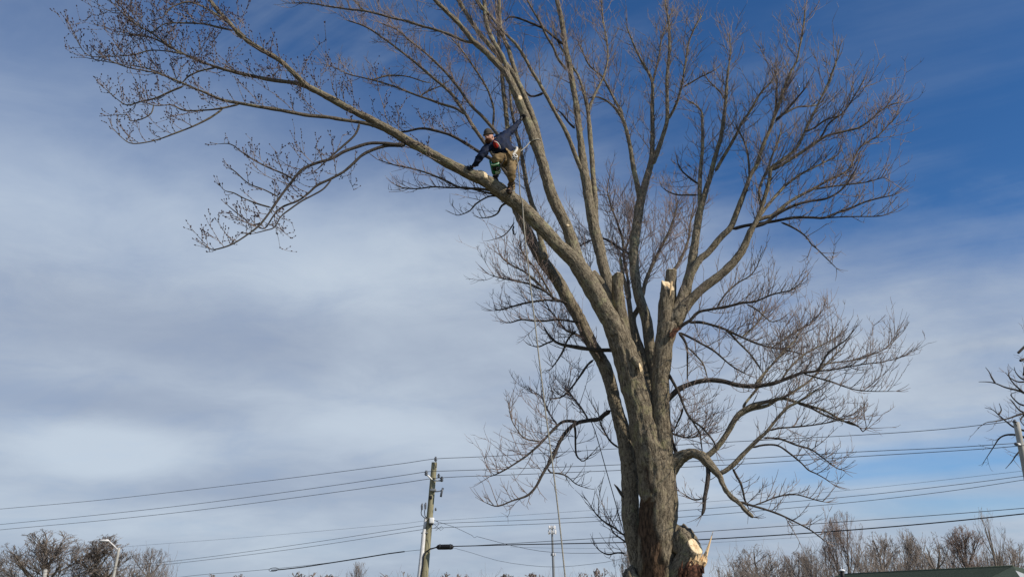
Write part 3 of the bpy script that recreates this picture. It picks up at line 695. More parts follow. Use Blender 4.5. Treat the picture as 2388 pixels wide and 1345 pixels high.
# --- lower left limbs
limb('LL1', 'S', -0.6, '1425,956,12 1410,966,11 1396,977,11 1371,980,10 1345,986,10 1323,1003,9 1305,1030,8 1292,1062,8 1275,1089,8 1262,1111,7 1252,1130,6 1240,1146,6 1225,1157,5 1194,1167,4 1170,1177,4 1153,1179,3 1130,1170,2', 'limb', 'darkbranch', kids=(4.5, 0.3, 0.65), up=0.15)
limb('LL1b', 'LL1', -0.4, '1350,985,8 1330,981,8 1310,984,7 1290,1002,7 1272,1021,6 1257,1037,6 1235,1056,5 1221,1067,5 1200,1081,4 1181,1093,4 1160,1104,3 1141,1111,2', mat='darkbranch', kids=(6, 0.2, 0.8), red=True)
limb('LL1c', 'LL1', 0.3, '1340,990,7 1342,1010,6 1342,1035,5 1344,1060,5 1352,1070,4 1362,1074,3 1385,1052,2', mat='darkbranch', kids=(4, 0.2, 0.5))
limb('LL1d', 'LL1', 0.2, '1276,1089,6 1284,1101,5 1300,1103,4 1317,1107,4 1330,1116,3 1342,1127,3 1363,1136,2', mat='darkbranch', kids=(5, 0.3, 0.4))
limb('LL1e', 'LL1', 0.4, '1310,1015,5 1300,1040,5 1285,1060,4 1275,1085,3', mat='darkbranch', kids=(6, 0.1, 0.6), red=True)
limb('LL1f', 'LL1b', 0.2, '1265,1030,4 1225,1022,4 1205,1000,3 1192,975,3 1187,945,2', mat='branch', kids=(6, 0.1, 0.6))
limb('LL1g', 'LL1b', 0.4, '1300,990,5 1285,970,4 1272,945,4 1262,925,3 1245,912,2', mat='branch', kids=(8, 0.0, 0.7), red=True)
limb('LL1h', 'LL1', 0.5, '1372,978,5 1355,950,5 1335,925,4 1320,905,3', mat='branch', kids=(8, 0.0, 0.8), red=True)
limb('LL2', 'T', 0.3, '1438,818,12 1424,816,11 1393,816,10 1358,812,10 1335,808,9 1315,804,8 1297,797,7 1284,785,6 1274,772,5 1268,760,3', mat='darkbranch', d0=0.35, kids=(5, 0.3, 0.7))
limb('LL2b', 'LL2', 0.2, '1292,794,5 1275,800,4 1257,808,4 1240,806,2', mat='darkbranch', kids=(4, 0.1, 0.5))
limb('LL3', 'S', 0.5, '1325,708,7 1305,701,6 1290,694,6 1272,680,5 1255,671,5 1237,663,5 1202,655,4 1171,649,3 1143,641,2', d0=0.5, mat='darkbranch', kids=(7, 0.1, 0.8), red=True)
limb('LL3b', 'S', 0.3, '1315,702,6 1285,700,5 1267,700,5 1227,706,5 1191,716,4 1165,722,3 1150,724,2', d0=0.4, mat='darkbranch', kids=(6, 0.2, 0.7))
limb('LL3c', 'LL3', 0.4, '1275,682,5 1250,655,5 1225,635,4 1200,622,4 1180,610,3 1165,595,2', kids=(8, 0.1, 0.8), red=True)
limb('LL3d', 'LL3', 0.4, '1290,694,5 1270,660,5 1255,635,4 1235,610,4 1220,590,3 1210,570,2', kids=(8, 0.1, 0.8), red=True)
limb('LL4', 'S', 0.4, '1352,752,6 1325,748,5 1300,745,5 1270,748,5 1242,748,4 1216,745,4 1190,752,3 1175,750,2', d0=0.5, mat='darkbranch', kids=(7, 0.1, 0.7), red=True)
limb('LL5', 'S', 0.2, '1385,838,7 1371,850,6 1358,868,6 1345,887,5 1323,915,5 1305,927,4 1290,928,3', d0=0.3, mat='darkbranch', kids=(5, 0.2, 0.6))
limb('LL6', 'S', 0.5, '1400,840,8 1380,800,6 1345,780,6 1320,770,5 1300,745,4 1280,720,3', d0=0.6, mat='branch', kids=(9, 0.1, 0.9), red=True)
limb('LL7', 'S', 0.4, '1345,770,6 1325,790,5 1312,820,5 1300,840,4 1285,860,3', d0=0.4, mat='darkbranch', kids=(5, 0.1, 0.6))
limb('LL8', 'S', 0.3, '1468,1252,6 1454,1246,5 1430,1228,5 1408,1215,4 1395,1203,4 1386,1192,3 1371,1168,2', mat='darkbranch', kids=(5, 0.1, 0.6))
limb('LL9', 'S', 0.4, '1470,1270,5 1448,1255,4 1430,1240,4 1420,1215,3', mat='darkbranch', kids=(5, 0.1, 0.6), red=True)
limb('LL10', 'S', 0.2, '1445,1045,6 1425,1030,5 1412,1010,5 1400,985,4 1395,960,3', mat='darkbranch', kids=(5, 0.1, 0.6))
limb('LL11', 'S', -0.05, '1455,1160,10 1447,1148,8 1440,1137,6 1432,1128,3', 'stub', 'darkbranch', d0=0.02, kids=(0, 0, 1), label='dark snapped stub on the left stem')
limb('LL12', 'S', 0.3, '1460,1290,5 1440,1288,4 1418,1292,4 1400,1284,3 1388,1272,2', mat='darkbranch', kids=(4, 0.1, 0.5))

# --- twigs
def grow(buf, p, d, length, r0, rng, upk, buds=None, curl=0.10, nseg=None):
    n = nseg or max(3, int(length / 0.07))
    st = length / n
    pts, rad = [p.copy()], [r0]
    q = p.copy()
    bend = Vector((rng.uniform(-1, 1), rng.uniform(-1, 1), rng.uniform(-0.6, 1))) * curl
    for i in range(n):
        d = (d + bend * (1.0 / n) * 3 + UP * upk / n + Vector((rng.uniform(-1, 1), rng.uniform(-1, 1), rng.uniform(-1, 1))) * 0.11).normalized()
        q = q + d * st
        pts.append(q.copy())
        rad.append(r0 * (1 - 0.62 * (i + 1) / n))
    buf.tube(pts, rad, 3, cap1=False)
    if buds is not None:
        s = 0.05
        while s < length:
            i = min(n - 1, int(s / st)); t = s / st - i
            c = pts[i].lerp(pts[i + 1], t)
            if rng.random() < 0.8:
                ax = (pts[i + 1] - pts[i]).normalized()
                sd = ax.cross(Vector((rng.uniform(-1, 1), rng.uniform(-1, 1), rng.uniform(-1, 1))))
                sd = sd.normalized() if sd.length > 1e-4 else Vector((1, 0, 0))
                bud(buds, c + sd * 0.009, ax, rng.uniform(0.007, 0.018))
            s += rng.uniform(0.055, 0.11)
        bud(buds, pts[-1], (pts[-1] - pts[-2]).normalized(), rng.uniform(0.014, 0.02))
    return pts


def bud(buf, c, ax, r):
    a = ax.orthogonal().normalized(); b = ax.cross(a)
    buf.add([c + ax * r * 1.5, c + a * r * 0.8, c + b * r * 0.8, c - a * r * 0.8, c - b * r * 0.8, c - ax * r * 1.2],
            [(0, 1, 2), (0, 2, 3), (0, 3, 4), (0, 4, 1), (5, 2, 1), (5, 3, 2), (5, 4, 3), (5, 1, 4)])


def perp_dir(tan, rng):
    v = Vector((rng.uniform(-1, 1), rng.uniform(-1, 1), rng.uniform(-1, 1)))
    v = v - tan * v.dot(tan)
    return v.normalized() if v.length > 1e-3 else tan.orthogonal().normalized()


NTW = 0
DENS = 2.5
for bid, B in BR.items():
    dens, start, scale = B['kids']
    if dens <= 0: continue
    rng, path = B['rng'], B['path']
    buf, bb = MB(), (MB() if B['buds'] else None)
    acc = 0.0
    k = len(path)
    total = sum((Vector(path[i + 1][:3]) - Vector(path[i][:3])).length for i in range(k - 1))
    run = 0.0
    for i in range(k - 1):
        a, b = Vector(path[i][:3]), Vector(path[i + 1][:3])
        ln = (b - a).length
        run += ln
        fr = run / total
        if fr < start: continue
        tan = (b - a).normalized() if ln > 1e-9 else UP
        acc += ln * dens * DENS * (0.55 if bb else 1.0) * (0.65 + 0.7 * fr)
        while acc > rng.random():
            acc -= 1.0
            pr = perp_dir(tan, rng)
            d = (tan * rng.uniform(0.35, 1.0) + pr * rng.uniform(0.5, 1.0) + UP * B['up'] * rng.uniform(0.2, 1.4)).normalized()
            if d.z < -0.25 and rng.random() < 0.8: d.z = -d.z * 0.5
            L = scale * rng.choice((0.35, 0.5, 0.65, 0.8, 1.0, 1.2)) * rng.uniform(0.8, 1.25) * (1.0 - 0.25 * fr)
            r0 = min(0.75 * path[i][3], rng.uniform(0.0062, 0.0095))
            pts = grow(buf, a, d, L, r0, rng, 0.35 + B['up'] * 0.6, bb); NTW += 1
            m = len(pts) - 1
            ncl = int(L / 0.105 * rng.uniform(0.6, 1.1))
            for c in range(ncl):
                j = rng.randint(1, m)
                t2 = (pts[j] - pts[j - 1]).normalized()
                d2 = (t2 * rng.uniform(0.5, 1.0) + perp_dir(t2, rng) * rng.uniform(0.5, 0.9) + UP * B['up'] * 0.6).normalized()
                L2 = L * rng.uniform(0.22, 0.5)
                p2 = grow(buf, pts[j], d2, L2, rng.uniform(0.0042, 0.0060), rng, 0.45, bb, nseg=3); NTW += 1
                if L2 > 0.2 and rng.random() < 0.8:
                    for e in range(rng.randint(1, 3)):
                        jj = rng.randint(1, len(p2) - 1)
                        t3 = (p2[jj] - p2[jj - 1]).normalized()
                        d3 = (t3 * 0.7 + perp_dir(t3, rng) * 0.7 + UP * 0.2).normalized()
                        grow(buf, p2[jj], d3, L2 * rng.uniform(0.3, 0.55), 0.0040, rng, 0.4, bb, nseg=2); NTW += 1
    # the branch's own leading twigs
    tan = (Vector(path[-1][:3]) - Vector(path[-4][:3])).normalized()
    if path[-1][3] < 0.03:
        for e in range(3):
            d = (tan + perp_dir(tan, rng) * rng.uniform(0.1, 0.6) + UP * 0.15).normalized()
            grow(buf, Vector(path[-1][:3]), d, scale * rng.uniform(0.25, 0.6), 0.007, rng, 0.3, bb)
    if buf.nv:
        buf.build('twigs', M['redtwig' if B['red'] else 'twig'], B['ob'], kind='stuff')
    if bb and bb.nv:
        bb.build('buds', M['bud'], B['ob'], smooth=False, kind='stuff')
print('twigs', NTW)

# ------------------------------------------------------------------ more materials
M['pole'] = mat_noise('weathered_pole_wood', (0.20, 0.185, 0.115), (0.30, 0.275, 0.18), 5.0, 0.9, stretch=(6, 6, 0.5))
M['greypole'] = mat_noise('grey_pole', (0.30, 0.29, 0.27), (0.42, 0.41, 0.38), 3.0, 0.7, stretch=(3, 3, 0.6))
M['white'] = mat_noise('white_paint', (0.74, 0.74, 0.74), (0.82, 0.82, 0.82), 4.0, 0.5)
M['pvc'] = mat_noise('pale_conduit', (0.60, 0.59, 0.60), (0.72, 0.71, 0.71), 4.0, 0.5)
M['steel'] = principled('galvanised_steel', (0.22, 0.23, 0.24), 0.5, 0.4)
M['black'] = principled('black_rubber', (0.012, 0.012, 0.014), 0.6)
M['wire'] = principled('wire', (0.045, 0.05, 0.06), 0.6)
M['ceramic'] = principled('grey_insulator', (0.10, 0.11, 0.13), 0.35)
M['roof'] = mat_noise('green_roof_shingle', (0.045, 0.062, 0.043), (0.070, 0.090, 0.064), 9.0, 0.95, bump=0.4)
M['siding'] = mat_noise('pale_siding', (0.62, 0.60, 0.55), (0.70, 0.68, 0.63), 2.0, 0.8)
M['grass'] = mat_noise('winter_grass', (0.085, 0.085, 0.040), (0.15, 0.135, 0.070), 0.7, 0.95)
M['asphalt'] = mat_noise('asphalt', (0.045, 0.045, 0.047), (0.06, 0.06, 0.06), 3.0, 0.9)
M['fartrunk'] = mat_noise('far_trunk_bark', (0.115, 0.097, 0.083), (0.19, 0.16, 0.135), 0.8, 0.9)
M['fartwig'] = mat_noise('far_crown', (0.165, 0.14, 0.128), (0.26, 0.222, 0.20), 0.35, 0.9)
M['farred'] = mat_noise('far_reddish_crown', (0.165, 0.128, 0.114), (0.25, 0.19, 0.165), 0.35, 0.9)
M['rope'] = mat_noise('rope', (0.20, 0.19, 0.17), (0.34, 0.32, 0.27), 40.0, 0.9)
M['darkrope'] = mat_noise('dark_rope', (0.06, 0.06, 0.065), (0.12, 0.12, 0.12), 40.0, 0.9)

# ------------------------------------------------------------------ ground
mb = MB()
mb.add([(-1500, -300, 0), (1500, -300, 0), (1500, 2600, 0), (-1500, 2600, 0)], [(0, 1, 2, 3)])
tag(mb.build('ground', M['grass'], smooth=False), kind='structure')
mb = MB()                                                   # the road the poles follow
dv = Vector((-0.93, 0.40, 0)).normalized(); nv = Vector((dv.y, -dv.x, 0))
c0 = Vector((-4, 50, 0))
q = [c0 + dv * a + nv * b + UP * 0.02 for a, b in ((-200, -3.6), (-200, 3.6), (400, 3.6), (400, -3.6))]
mb.add(q, [(0, 1, 2, 3)])
tag(mb.build('road', M['asphalt'], smooth=False), kind='structure')

# ------------------------------------------------------------------ knob, broken limb and torn wood low on the trunk
def lump(name, c, r, mat, seed, amp=0.25, label=None, nu=26, nv=18, f=1.6):
    def fn(d, q):
        k = 1 + amp * mnoise.noise(d * f + Vector((seed, 0, 0))) + amp * 0.45 * mnoise.noise(d * f * 3.1 + Vector((0, seed, 0)))
        return q * k
    b = MB().ball(c, r, nu, nv, fn=fn)
    return b.build(name, M[mat], maple, label=label)


m1 = mpp(1300, Y0)
lump('burl', at(1473, 1374, Y0 + 0.05), (0.17, 0.20, 0.36), 'trunk', 3.0, 0.28, f=2.2)
lump('burl', at(1592, 1268, Y0 - 0.10), (0.24, 0.24, 0.30), 'trunk', 8.0, 0.35, label='knobbly collar above the broken limb')
# the sawn stub: leans out to the right and towards us
rng = random.Random(5)
# torn pale wood below the cut, with one long splinter
mb = MB()
tw = at(1632, 1300, Y0 - 0.50)
for i in range(44):
    px = rng.uniform(1610, 1648); top = rng.uniform(1288, 1304) if px > 1622 else rng.uniform(1296, 1308)
    bot = rng.uniform(1318, 1345) - (px - 1612) * 0.35
    a, b = at(px - 8, bot, Y0 - 0.42 + rng.uniform(-.05, .05)), at(px + 2, top, Y0 - 0.46 + rng.uniform(-.05, .05))
    mb.tube([a, a.lerp(b, 0.5) + Vector((rng.uniform(-.015, .015), -0.02, 0)), b], [0.026, 0.034, 0.008], 5)
mb.build('torn_wood', M['torn'], maple, smooth=False, label='pale torn wood under the sawn stub')
mb = MB()
a, b, c = at(1636, 1318, Y0 - 0.38), at(1649, 1284, Y0 - 0.34), at(1663, 1238, Y0 - 0.30)
mb.tube([a, a.lerp(b, .5), b, b.lerp(c, .5), c], [0.05, 0.045, 0.026, 0.014, 0.003], 6)
mb.build('splinter', M['torn'], maple, smooth=False, label='long pale splinter pointing up')
# rotten wood of the torn limb hanging under it
def rag(th, L, r, p):
    return 0.05 * mnoise.noise(p * 9) + 0.03 * mnoise.noise(p * 22)
P = [at(x, y, Y0 - 0.40) for x, y in ((1620, 1310), (1616, 1325), (1611, 1345), (1604, 1375), (1598, 1420))]
mb = MB().tube([P[0].lerp(P[1], 0.0)] + P[1:], [0.10, 0.155, 0.165, 0.17, 0.19], 26, cap0=True, disp=rag)
mb.build('rotten_wood', M['rot'], maple, label='reddish rotten wood under the torn limb')
mb = MB()
for i in range(16):
    x = rng.uniform(1575, 1640); y = rng.uniform(1330, 1350)
    a = at(x, y, Y0 - 0.50); b = a + Vector((rng.uniform(-.05, .05), rng.uniform(-.05, .0), rng.uniform(0.08, 0.22)))
    mb.tube([a, a.lerp(b, .5), b], [0.03, 0.022, 0.004], 5)
mb.build('bark_shreds', M['rot'], maple, smooth=False, kind='stuff')
# bare, bark-less streak down the trunk (a wound with a shape of its own)
tr = BR['T']['ob'].data
att = tr.attributes.new('bare', 'FLOAT', 'POINT')
vals = []
org = parent_origin(maple)
for v in tr.vertices:
    p = v.co + org
    t = (p.y) / 1.0
    rel = p - cam_ob.location
    zc = rel.y * CP + rel.z * SP
    X = CX + F * rel.x / zc
    Yp = CY - F * (rel.z * CP - rel.y * SP) / zc
    top = 1165 + 10 * mnoise.noise(Vector((X * .1, 0, 0)))
    cxm = 1514 + 8 * math.sin(Yp * 0.03)
    w = 20 + max(0, (Yp - 1180)) * 0.08
    edge = abs(X - cxm) / w + 0.5 * mnoise.noise(Vector((X * 0.05, Yp * 0.02, 2)))
    k = max(0.0, min(1.0, (1.05 - edge) * 3)) if Yp > top and p.y < Y0 + 0.1 else 0.0
    e2 = abs(X - 1508 - (Yp - 1100) * 0.25) / 7 + 0.8 * mnoise.noise(Vector((X * .1, Yp * .05, 7)))
    k2 = max(0.0, min(1.0, (1.0 - e2) * 2)) * (0.7 if 1085 < Yp < 1150 and p.y < Y0 else 0.0)
    vals.append(max(k * 0.9, k2))
    if k > 0.3:
        v.co.y += 0.035 * k
att.data.foreach_set('value', vals)
mb = MB()
for i in range(7):
    yc = Y0 - 0.40 + 0.02 * rng.random()
    a, b = at(1567 + rng.uniform(-2, 1), 656 + i, yc), at(1563 + rng.uniform(-1.5, 1.5), rng.uniform(676, 690), yc)
    mb.tube([a, a.lerp(b, .5), b], [0.016, 0.014, 0.004], 5)
mb.build('torn_strip', M['torn'], maple, smooth=False, label='pale strip torn down from the slanting cut')
# reddish torn bark where the right-hand branches leave the trunk
mb = MB()
for i in range(14):
    a = at(rng.uniform(1560, 1575), rng.uniform(775, 790), Y0 - 0.42); b = at(rng.uniform(1574, 1590), rng.uniform(757, 772), Y0 - 0.42)
    mb.tube([a, a.lerp(b, .5), b], [0.012, 0.018, 0.005], 5)
mb.build('torn_bark', M['rot'], maple, smooth=False, label='torn reddish bark at a branch on the right')

# ------------------------------------------------------------------ bare trees behind
def far_tree(name, px, top, Y, spread, label, seed, group=None, mat='fartwig', trunks=1, dens=1.0, twr=0.012, low=0.22, lean=0.0):
    """trunk and crown of a leafless tree whose top shows at pixel row top; spread in pixels each way"""
    rng = random.Random(seed)
    base = at(px, 1345, Y); base.z = 0
    H = at(px, top, Y).z
    W = spread * mpp(top, Y)
    root = empty(name, base, label, 'tree', group)
    tb, cb = MB(), MB()

    def rec(p, d, L, r, lvl):
        n = 4 if lvl < 2 else 3
        pts, rad, q = [p.copy()], [r], p.copy()
        bend = Vector((rng.uniform(-1, 1), rng.uniform(-1, 1), 0)) * 0.14
        for i in range(n):
            d = (d + bend / n + UP * (0.16 if lvl else 0.03) + Vector((rng.uniform(-1, 1), rng.uniform(-1, 1), rng.uniform(-.5, .5))) * 0.09).normalized()
            q = q + d * (L / n)
            pts.append(q.copy()); rad.append(max(twr * 0.55, r * (1 - 0.5 * (i + 1) / n)))
        (tb if lvl < 2 else cb).tube(pts, rad, 7 if lvl == 0 else 5 if lvl < 2 else 3, cap1=False)
        if lvl >= 4: return
        nk = (rng.randint(7, 9), rng.randint(5, 7), rng.randint(4, 6), rng.randint(3, 4))[lvl]
        nk = max(2, int(nk * dens))
        for j in range(nk):
            f = 1.0 if (j == 0) else rng.uniform(low if lvl == 0 else 0.2, 1.0)
            x = f * n; i = min(n - 1, int(x))
            b = pts[i].lerp(pts[i + 1], x - i)
            tn = (pts[i + 1] - pts[i]).normalized()
            ang = rng.uniform(0.10, 0.3) if j == 0 else rng.uniform(0.35, 0.85)
            pd = perp_dir(tn, rng)
            if lvl == 0: pd = Vector((pd.x, pd.y, 0)).normalized()
            nd = (tn * math.cos(ang) + pd * math.sin(ang)).normalized()
            k = (0.55, 0.6, 0.55, 0.5)[lvl] * rng.uniform(0.75, 1.15) * (1.15 - 0.35 * f)
            rec(b, nd, L * k, max(twr, rad[i] * (0.62 if j == 0 else 0.45)), lvl + 1)

    for k in range(trunks):
        p = base + Vector((rng.uniform(-1, 1), rng.uniform(-1, 1), 0)) * (0.0 if trunks == 1 else W * 0.12)
        d = Vector((lean + rng.uniform(-.06, .06) + (0 if trunks == 1 else rng.uniform(-.25, .25)), rng.uniform(-.1, .1), 1)).normalized()
        rec(p, d, H * 0.48, H * 0.013 + 0.04, 0)
    # fit the silhouette
    allv = tb.v + cb.v
    zs = sorted(v[2] for v in allv)[int(len(allv) * 0.965)]; xs = sorted(abs(v[0] - base.x) for v in allv)[int(len(allv) * 0.94)]
    kz, kx = H / zs, W / max(xs, 0.1)
    for b_ in (tb, cb):
        b_.v = [Vector((base.x + (v[0] - base.x) * kx, base.y + (v[1] - base.y) * kx, v[2] * kz)) for v in b_.v]
    Hc = H * 0.55
    for b_ in (tb, cb):
        for i, v in enumerate(b_.v):
            if v[2] < Hc: continue
            a_ = math.hypot((v[0] - base.x) / (W * 1.02), (v[1] - base.y) / (W * 1.3)); h_ = (v[2] - Hc) / (H * 1.03 - Hc)
            rho = math.hypot(a_, h_)
            if rho > 1:
                k_ = (1 + 0.30 * (rho - 1)) / rho
                b_.v[i] = Vector((base.x + (v[0] - base.x) * k_, base.y + (v[1] - base.y) * k_, Hc + (v[2] - Hc) * k_))
    tb.build('trunk', M['fartrunk'], root)
    cb.build('crown', M[mat], root, kind='stuff')
    return root


GL, GR, GF = 'bare trees beyond the left of the road', 'bare trees behind the green roof', 'low far tree line'
far_tree('bare_tree', 108, 1243, 105, 98, 'wide bare tree at lower left, left of the street lamp', 11, GL, dens=1.35)
far_tree('bare_tree', 30, 1285, 110, 40, 'small bare tree in the lower left corner, left of the wide one', 12, GL)
far_tree('bare_tree', 268, 1252, 108, 90, 'round dense bare tree right behind the street lamp', 13, GL, dens=1.5)
far_tree('bare_tree', 345, 1277, 115, 45, 'bare tree on the right flank of the round one behind the street lamp', 14, GL)
far_tree('bare_tree', 195, 1290, 112, 50, 'low bare tree between the two big trees at lower left', 15, GL, mat='farred')
far_tree('bare_tree', 835, 1312, 170, 32, 'small bare tree far away left of the utility pole, standing above the tree line', 16, GF)
far_tree('bare_tree', 1455, 1265, 80, 34, 'bare tree seen just left of the maple trunk base', 17, GR, dens=1.1)
far_tree('bare_tree', 1768, 1276, 100, 58, 'broad bare tree nearest the maple on the right', 21, GR)
far_tree('bare_tree', 1695, 1322, 110, 38, 'low bare tree right of the broken limb', 22, GR)
far_tree('bare_tree', 1850, 1287, 104, 48, 'bare tree between the broad one and the tallest', 23, GR)
far_tree('bare_tree', 1912, 1262, 98, 38, 'slim bare tree at the left of the tallest tree', 24, GR)
far_tree('bare_tree', 1985, 1198, 95, 52, 'tallest bare tree behind the left end of the green roof', 25, GR, dens=1.15, mat='farred', trunks=2)
far_tree('bare_tree', 2062, 1243, 100, 50, 'bushy bare tree just right of the tallest', 26, GR)
far_tree('bare_tree', 2108, 1236, 104, 48, 'bare tree at the middle of the green roof, left of the gap', 27, GR, trunks=2)
far_tree('bare_tree', 2182, 1228, 90, 38, 'thin open bare tree standing in the gap over the roof', 28, GR, dens=0.75)
far_tree('bare_tree', 2258, 1232, 96, 55, 'dense bare tree right of the gap over the roof', 29, GR, dens=1.2, trunks=2, mat='farred')
far_tree('bare_tree', 2325, 1188, 84, 42, 'forked dark bare tree over the right end of the roof', 30, GR, dens=0.7, trunks=2)
far_tree('bare_tree', 2378, 1262, 92, 40, 'bare tree at the far right edge behind the roof', 31, GR)
for i, (px, top, sp, lab) in enumerate(((1735, 1300, 40, 'hazy bare tree behind and left of the broad one nearest the maple'), (1810, 1290, 42, 'hazy bare tree right behind the broad one nearest the maple'),
        (1880, 1282, 45, 'hazy bare tree behind the slim one left of the tallest'), (1945, 1268, 45, 'hazy bare tree showing left of the tallest tree, half behind it'), (2030, 1262, 45, 'hazy bare tree showing right of the tallest tree, half behind it'),
        (2085, 1262, 50, 'hazy bare tree filling between the bushy tree and the one left of the gap'), (2150, 1285, 36, 'low hazy bare tree on the left edge of the gap over the roof'),
        (2222, 1262, 45, 'hazy bare tree between the thin open one and the dense one'), (2295, 1268, 45, 'hazy bare tree between the dense one and the forked one'), (2352, 1275, 40, 'hazy bare tree right of the forked one, under the pole'))):
    far_tree('bare_tree', px, top, 128, sp, lab, 80 + i, GR, mat='farred' if i % 2 else 'fartwig', dens=1.0, twr=0.016)
for i, (px, top, sp) in enumerate(((690, 1337, 45), (750, 1336, 45), (885, 1338, 40), (940, 1336, 40), (1030, 1335, 40), (1075, 1339, 30), (1190, 1337, 40), (1245, 1337, 35), (1355, 1337, 40),
                                   (480, 1338, 40), (560, 1342, 40), (1400, 1325, 28))):
    lab = ['leftmost low crown of the far tree line left of the utility pole', 'reddish mound in the far tree line left of the small standing tree', 'far tree line crown right of the small standing tree',
           'far tree line crown just left of the utility pole', 'far tree line crown just right of the utility pole', 'low far crown right of the pole under the cable',
           'low far crown halfway from the pole to the mast', 'low far crown left of the mast', 'low far crown right of the mast and rope', 'low far crown right of the lower left trees', 'lowest far crown between lower left trees and tree line',
           'far crown just left of the tree at the maple base'][i]
    far_tree('bare_tree', px, top, 190, sp, lab, 50 + i, GF, mat='farred' if i % 3 else 'fartwig', dens=0.8, twr=0.04)

# undergrowth that reads as one mass behind the roof and under the left trees
def thicket(name, x0, x1, top, Y, n, seed, mat):
    rng = random.Random(seed)
    mb = MB()
    for i in range(n):
        px = rng.uniform(x0, x1); Yk = Y + rng.uniform(-4, 4)
        b = at(px, 1345, Yk); b.z = 0
        h = at(px, top, Yk).z * rng.uniform(0.55, 1.0)
        q = b.copy(); pts = [q.copy()]
        d = Vector((rng.uniform(-.35, .35), rng.uniform(-.2, .2), 1)).normalized()
        for k in range(4):
            d = (d + Vector((rng.uniform(-1, 1), rng.uniform(-1, 1), 0.3)) * 0.2).normalized()
            q = q + d * (h / 4); pts.append(q.copy())
        mb.tube(pts, [0.035, 0.03, 0.025, 0.018, 0.010], 3, cap1=False)
        for k in range(5):
            j = rng.randint(1, 4); d2 = Vector((rng.uniform(-1, 1), rng.uniform(-1, 1), rng.uniform(.2, 1))).normalized()
            mb.tube([pts[j], pts[j] + d2 * h * 0.12, pts[j] + (d2 + UP * .4) * h * rng.uniform(0.15, 0.28)], [0.018, 0.015, 0.010], 3, cap1=False)
    return tag(mb.build(name, M[mat]), kind='stuff')


thicket('undergrowth', 1670, 2420, 1290, 96, 620, 3, 'fartwig')
thicket('undergrowth', -20, 400, 1305, 112, 320, 4, 'fartwig')
thicket('undergrowth', 640, 1450, 1341, 185, 260, 6, 'farred')

# ------------------------------------------------------------------ the tree standing out of frame on the right: its branches reach in
side = empty('bare_tree', (0, 0, 0), 'bare tree at the right edge, its branches reaching in behind the pole', 'tree')
YS = 37.0
sb = at(2520, 1345, YS); sb.z = 0; side.location = sb
mb = MB()
P = smooth_path([(sb.x, YS, -0.1, .34), (sb.x, YS, 1.5, .27)] + [tuple(at(x, y, YS)) + (r,) for x, y, r in ((2515, 1200, .22), (2500, 1080, .2), (2490, 960, .17), (2480, 860, .12), (2475, 760, .06))], 0.3)
mb.tube([p[:3] for p in P], [p[3] for p in P], 10)
mb.build('trunk', M['darkbranch'], side)
srng = random.Random(77)
for pts in ('2490,960 2440,935 2388,915 2370,909 2345,903 2320,893 2300,890 2282,890', '2388,916 2365,895 2352,875 2360,862', '2320,892 2312,878 2306,866 2298,856',
            '2495,1030 2430,990 2388,962 2376,955 2360,935 2355,930', '2388,945 2375,940 2360,925 2358,918 2375,912',
            '2495,1040 2450,1020 2410,1010 2368,997 2350,985 2330,968 2315,955 2296,950', '2330,965 2335,955 2330,940', '2490,1040 2420,1030 2385,1018 2365,1013 2345,1014 2330,1022 2318,1040 2305,1060 2292,1080',
            '2490,1000 2420,975 2388,965 2372,968 2352,975 2320,982 2300,985 2280,998', '2500,1110 2430,1080 2388,1050 2372,1058 2360,1075 2345,1092', '2480,860 2440,880 2400,888 2375,890 2355,880 2345,868',
            '2388,968 2380,980 2395,1000', '2480,900 2430,890 2388,885 2370,870 2365,855'):
    rows = [tuple(float(k) for k in t.split(',')) for t in pts.split()]
    dd = srng.uniform(-1.0, 1.5)
    P = []
    for i, (x, y) in enumerate(rows):
        f = i / (len(rows) - 1)
        P.append(tuple(at(x, y, YS + dd * f)) + ((0.055 if rows[0][0] > 2470 else 0.03) * (1 - f) + 0.010,))
    P = smooth_path(P, 0.12)
    mb = MB().tube([p[:3] for p in P], [p[3] for p in P], 6)
    bo = mb.build('branch', M['darkbranch'], side)
    tb = MB()
    for i in range(3, len(P) - 1):
        if srng.random() < 0.30:
            tn = (Vector(P[i + 1][:3]) - Vector(P[i][:3])).normalized()
            d = (tn * 0.7 + perp_dir(tn, srng) * 0.7 + UP * 0.3).normalized()
            pp = grow(tb, Vector(P[i][:3]), d, srng.uniform(0.25, 0.75), 0.012, srng, 0.3)
            for _ in range(2):
                grow(tb, pp[srng.randint(1, len(pp) - 1)], (d + perp_dir(d, srng) * 0.8).normalized(), srng.uniform(0.15, 0.35), 0.009, srng, 0.3, nseg=3)
    if tb.nv: tb.build('twigs', M['twig'], bo, kind='stuff')

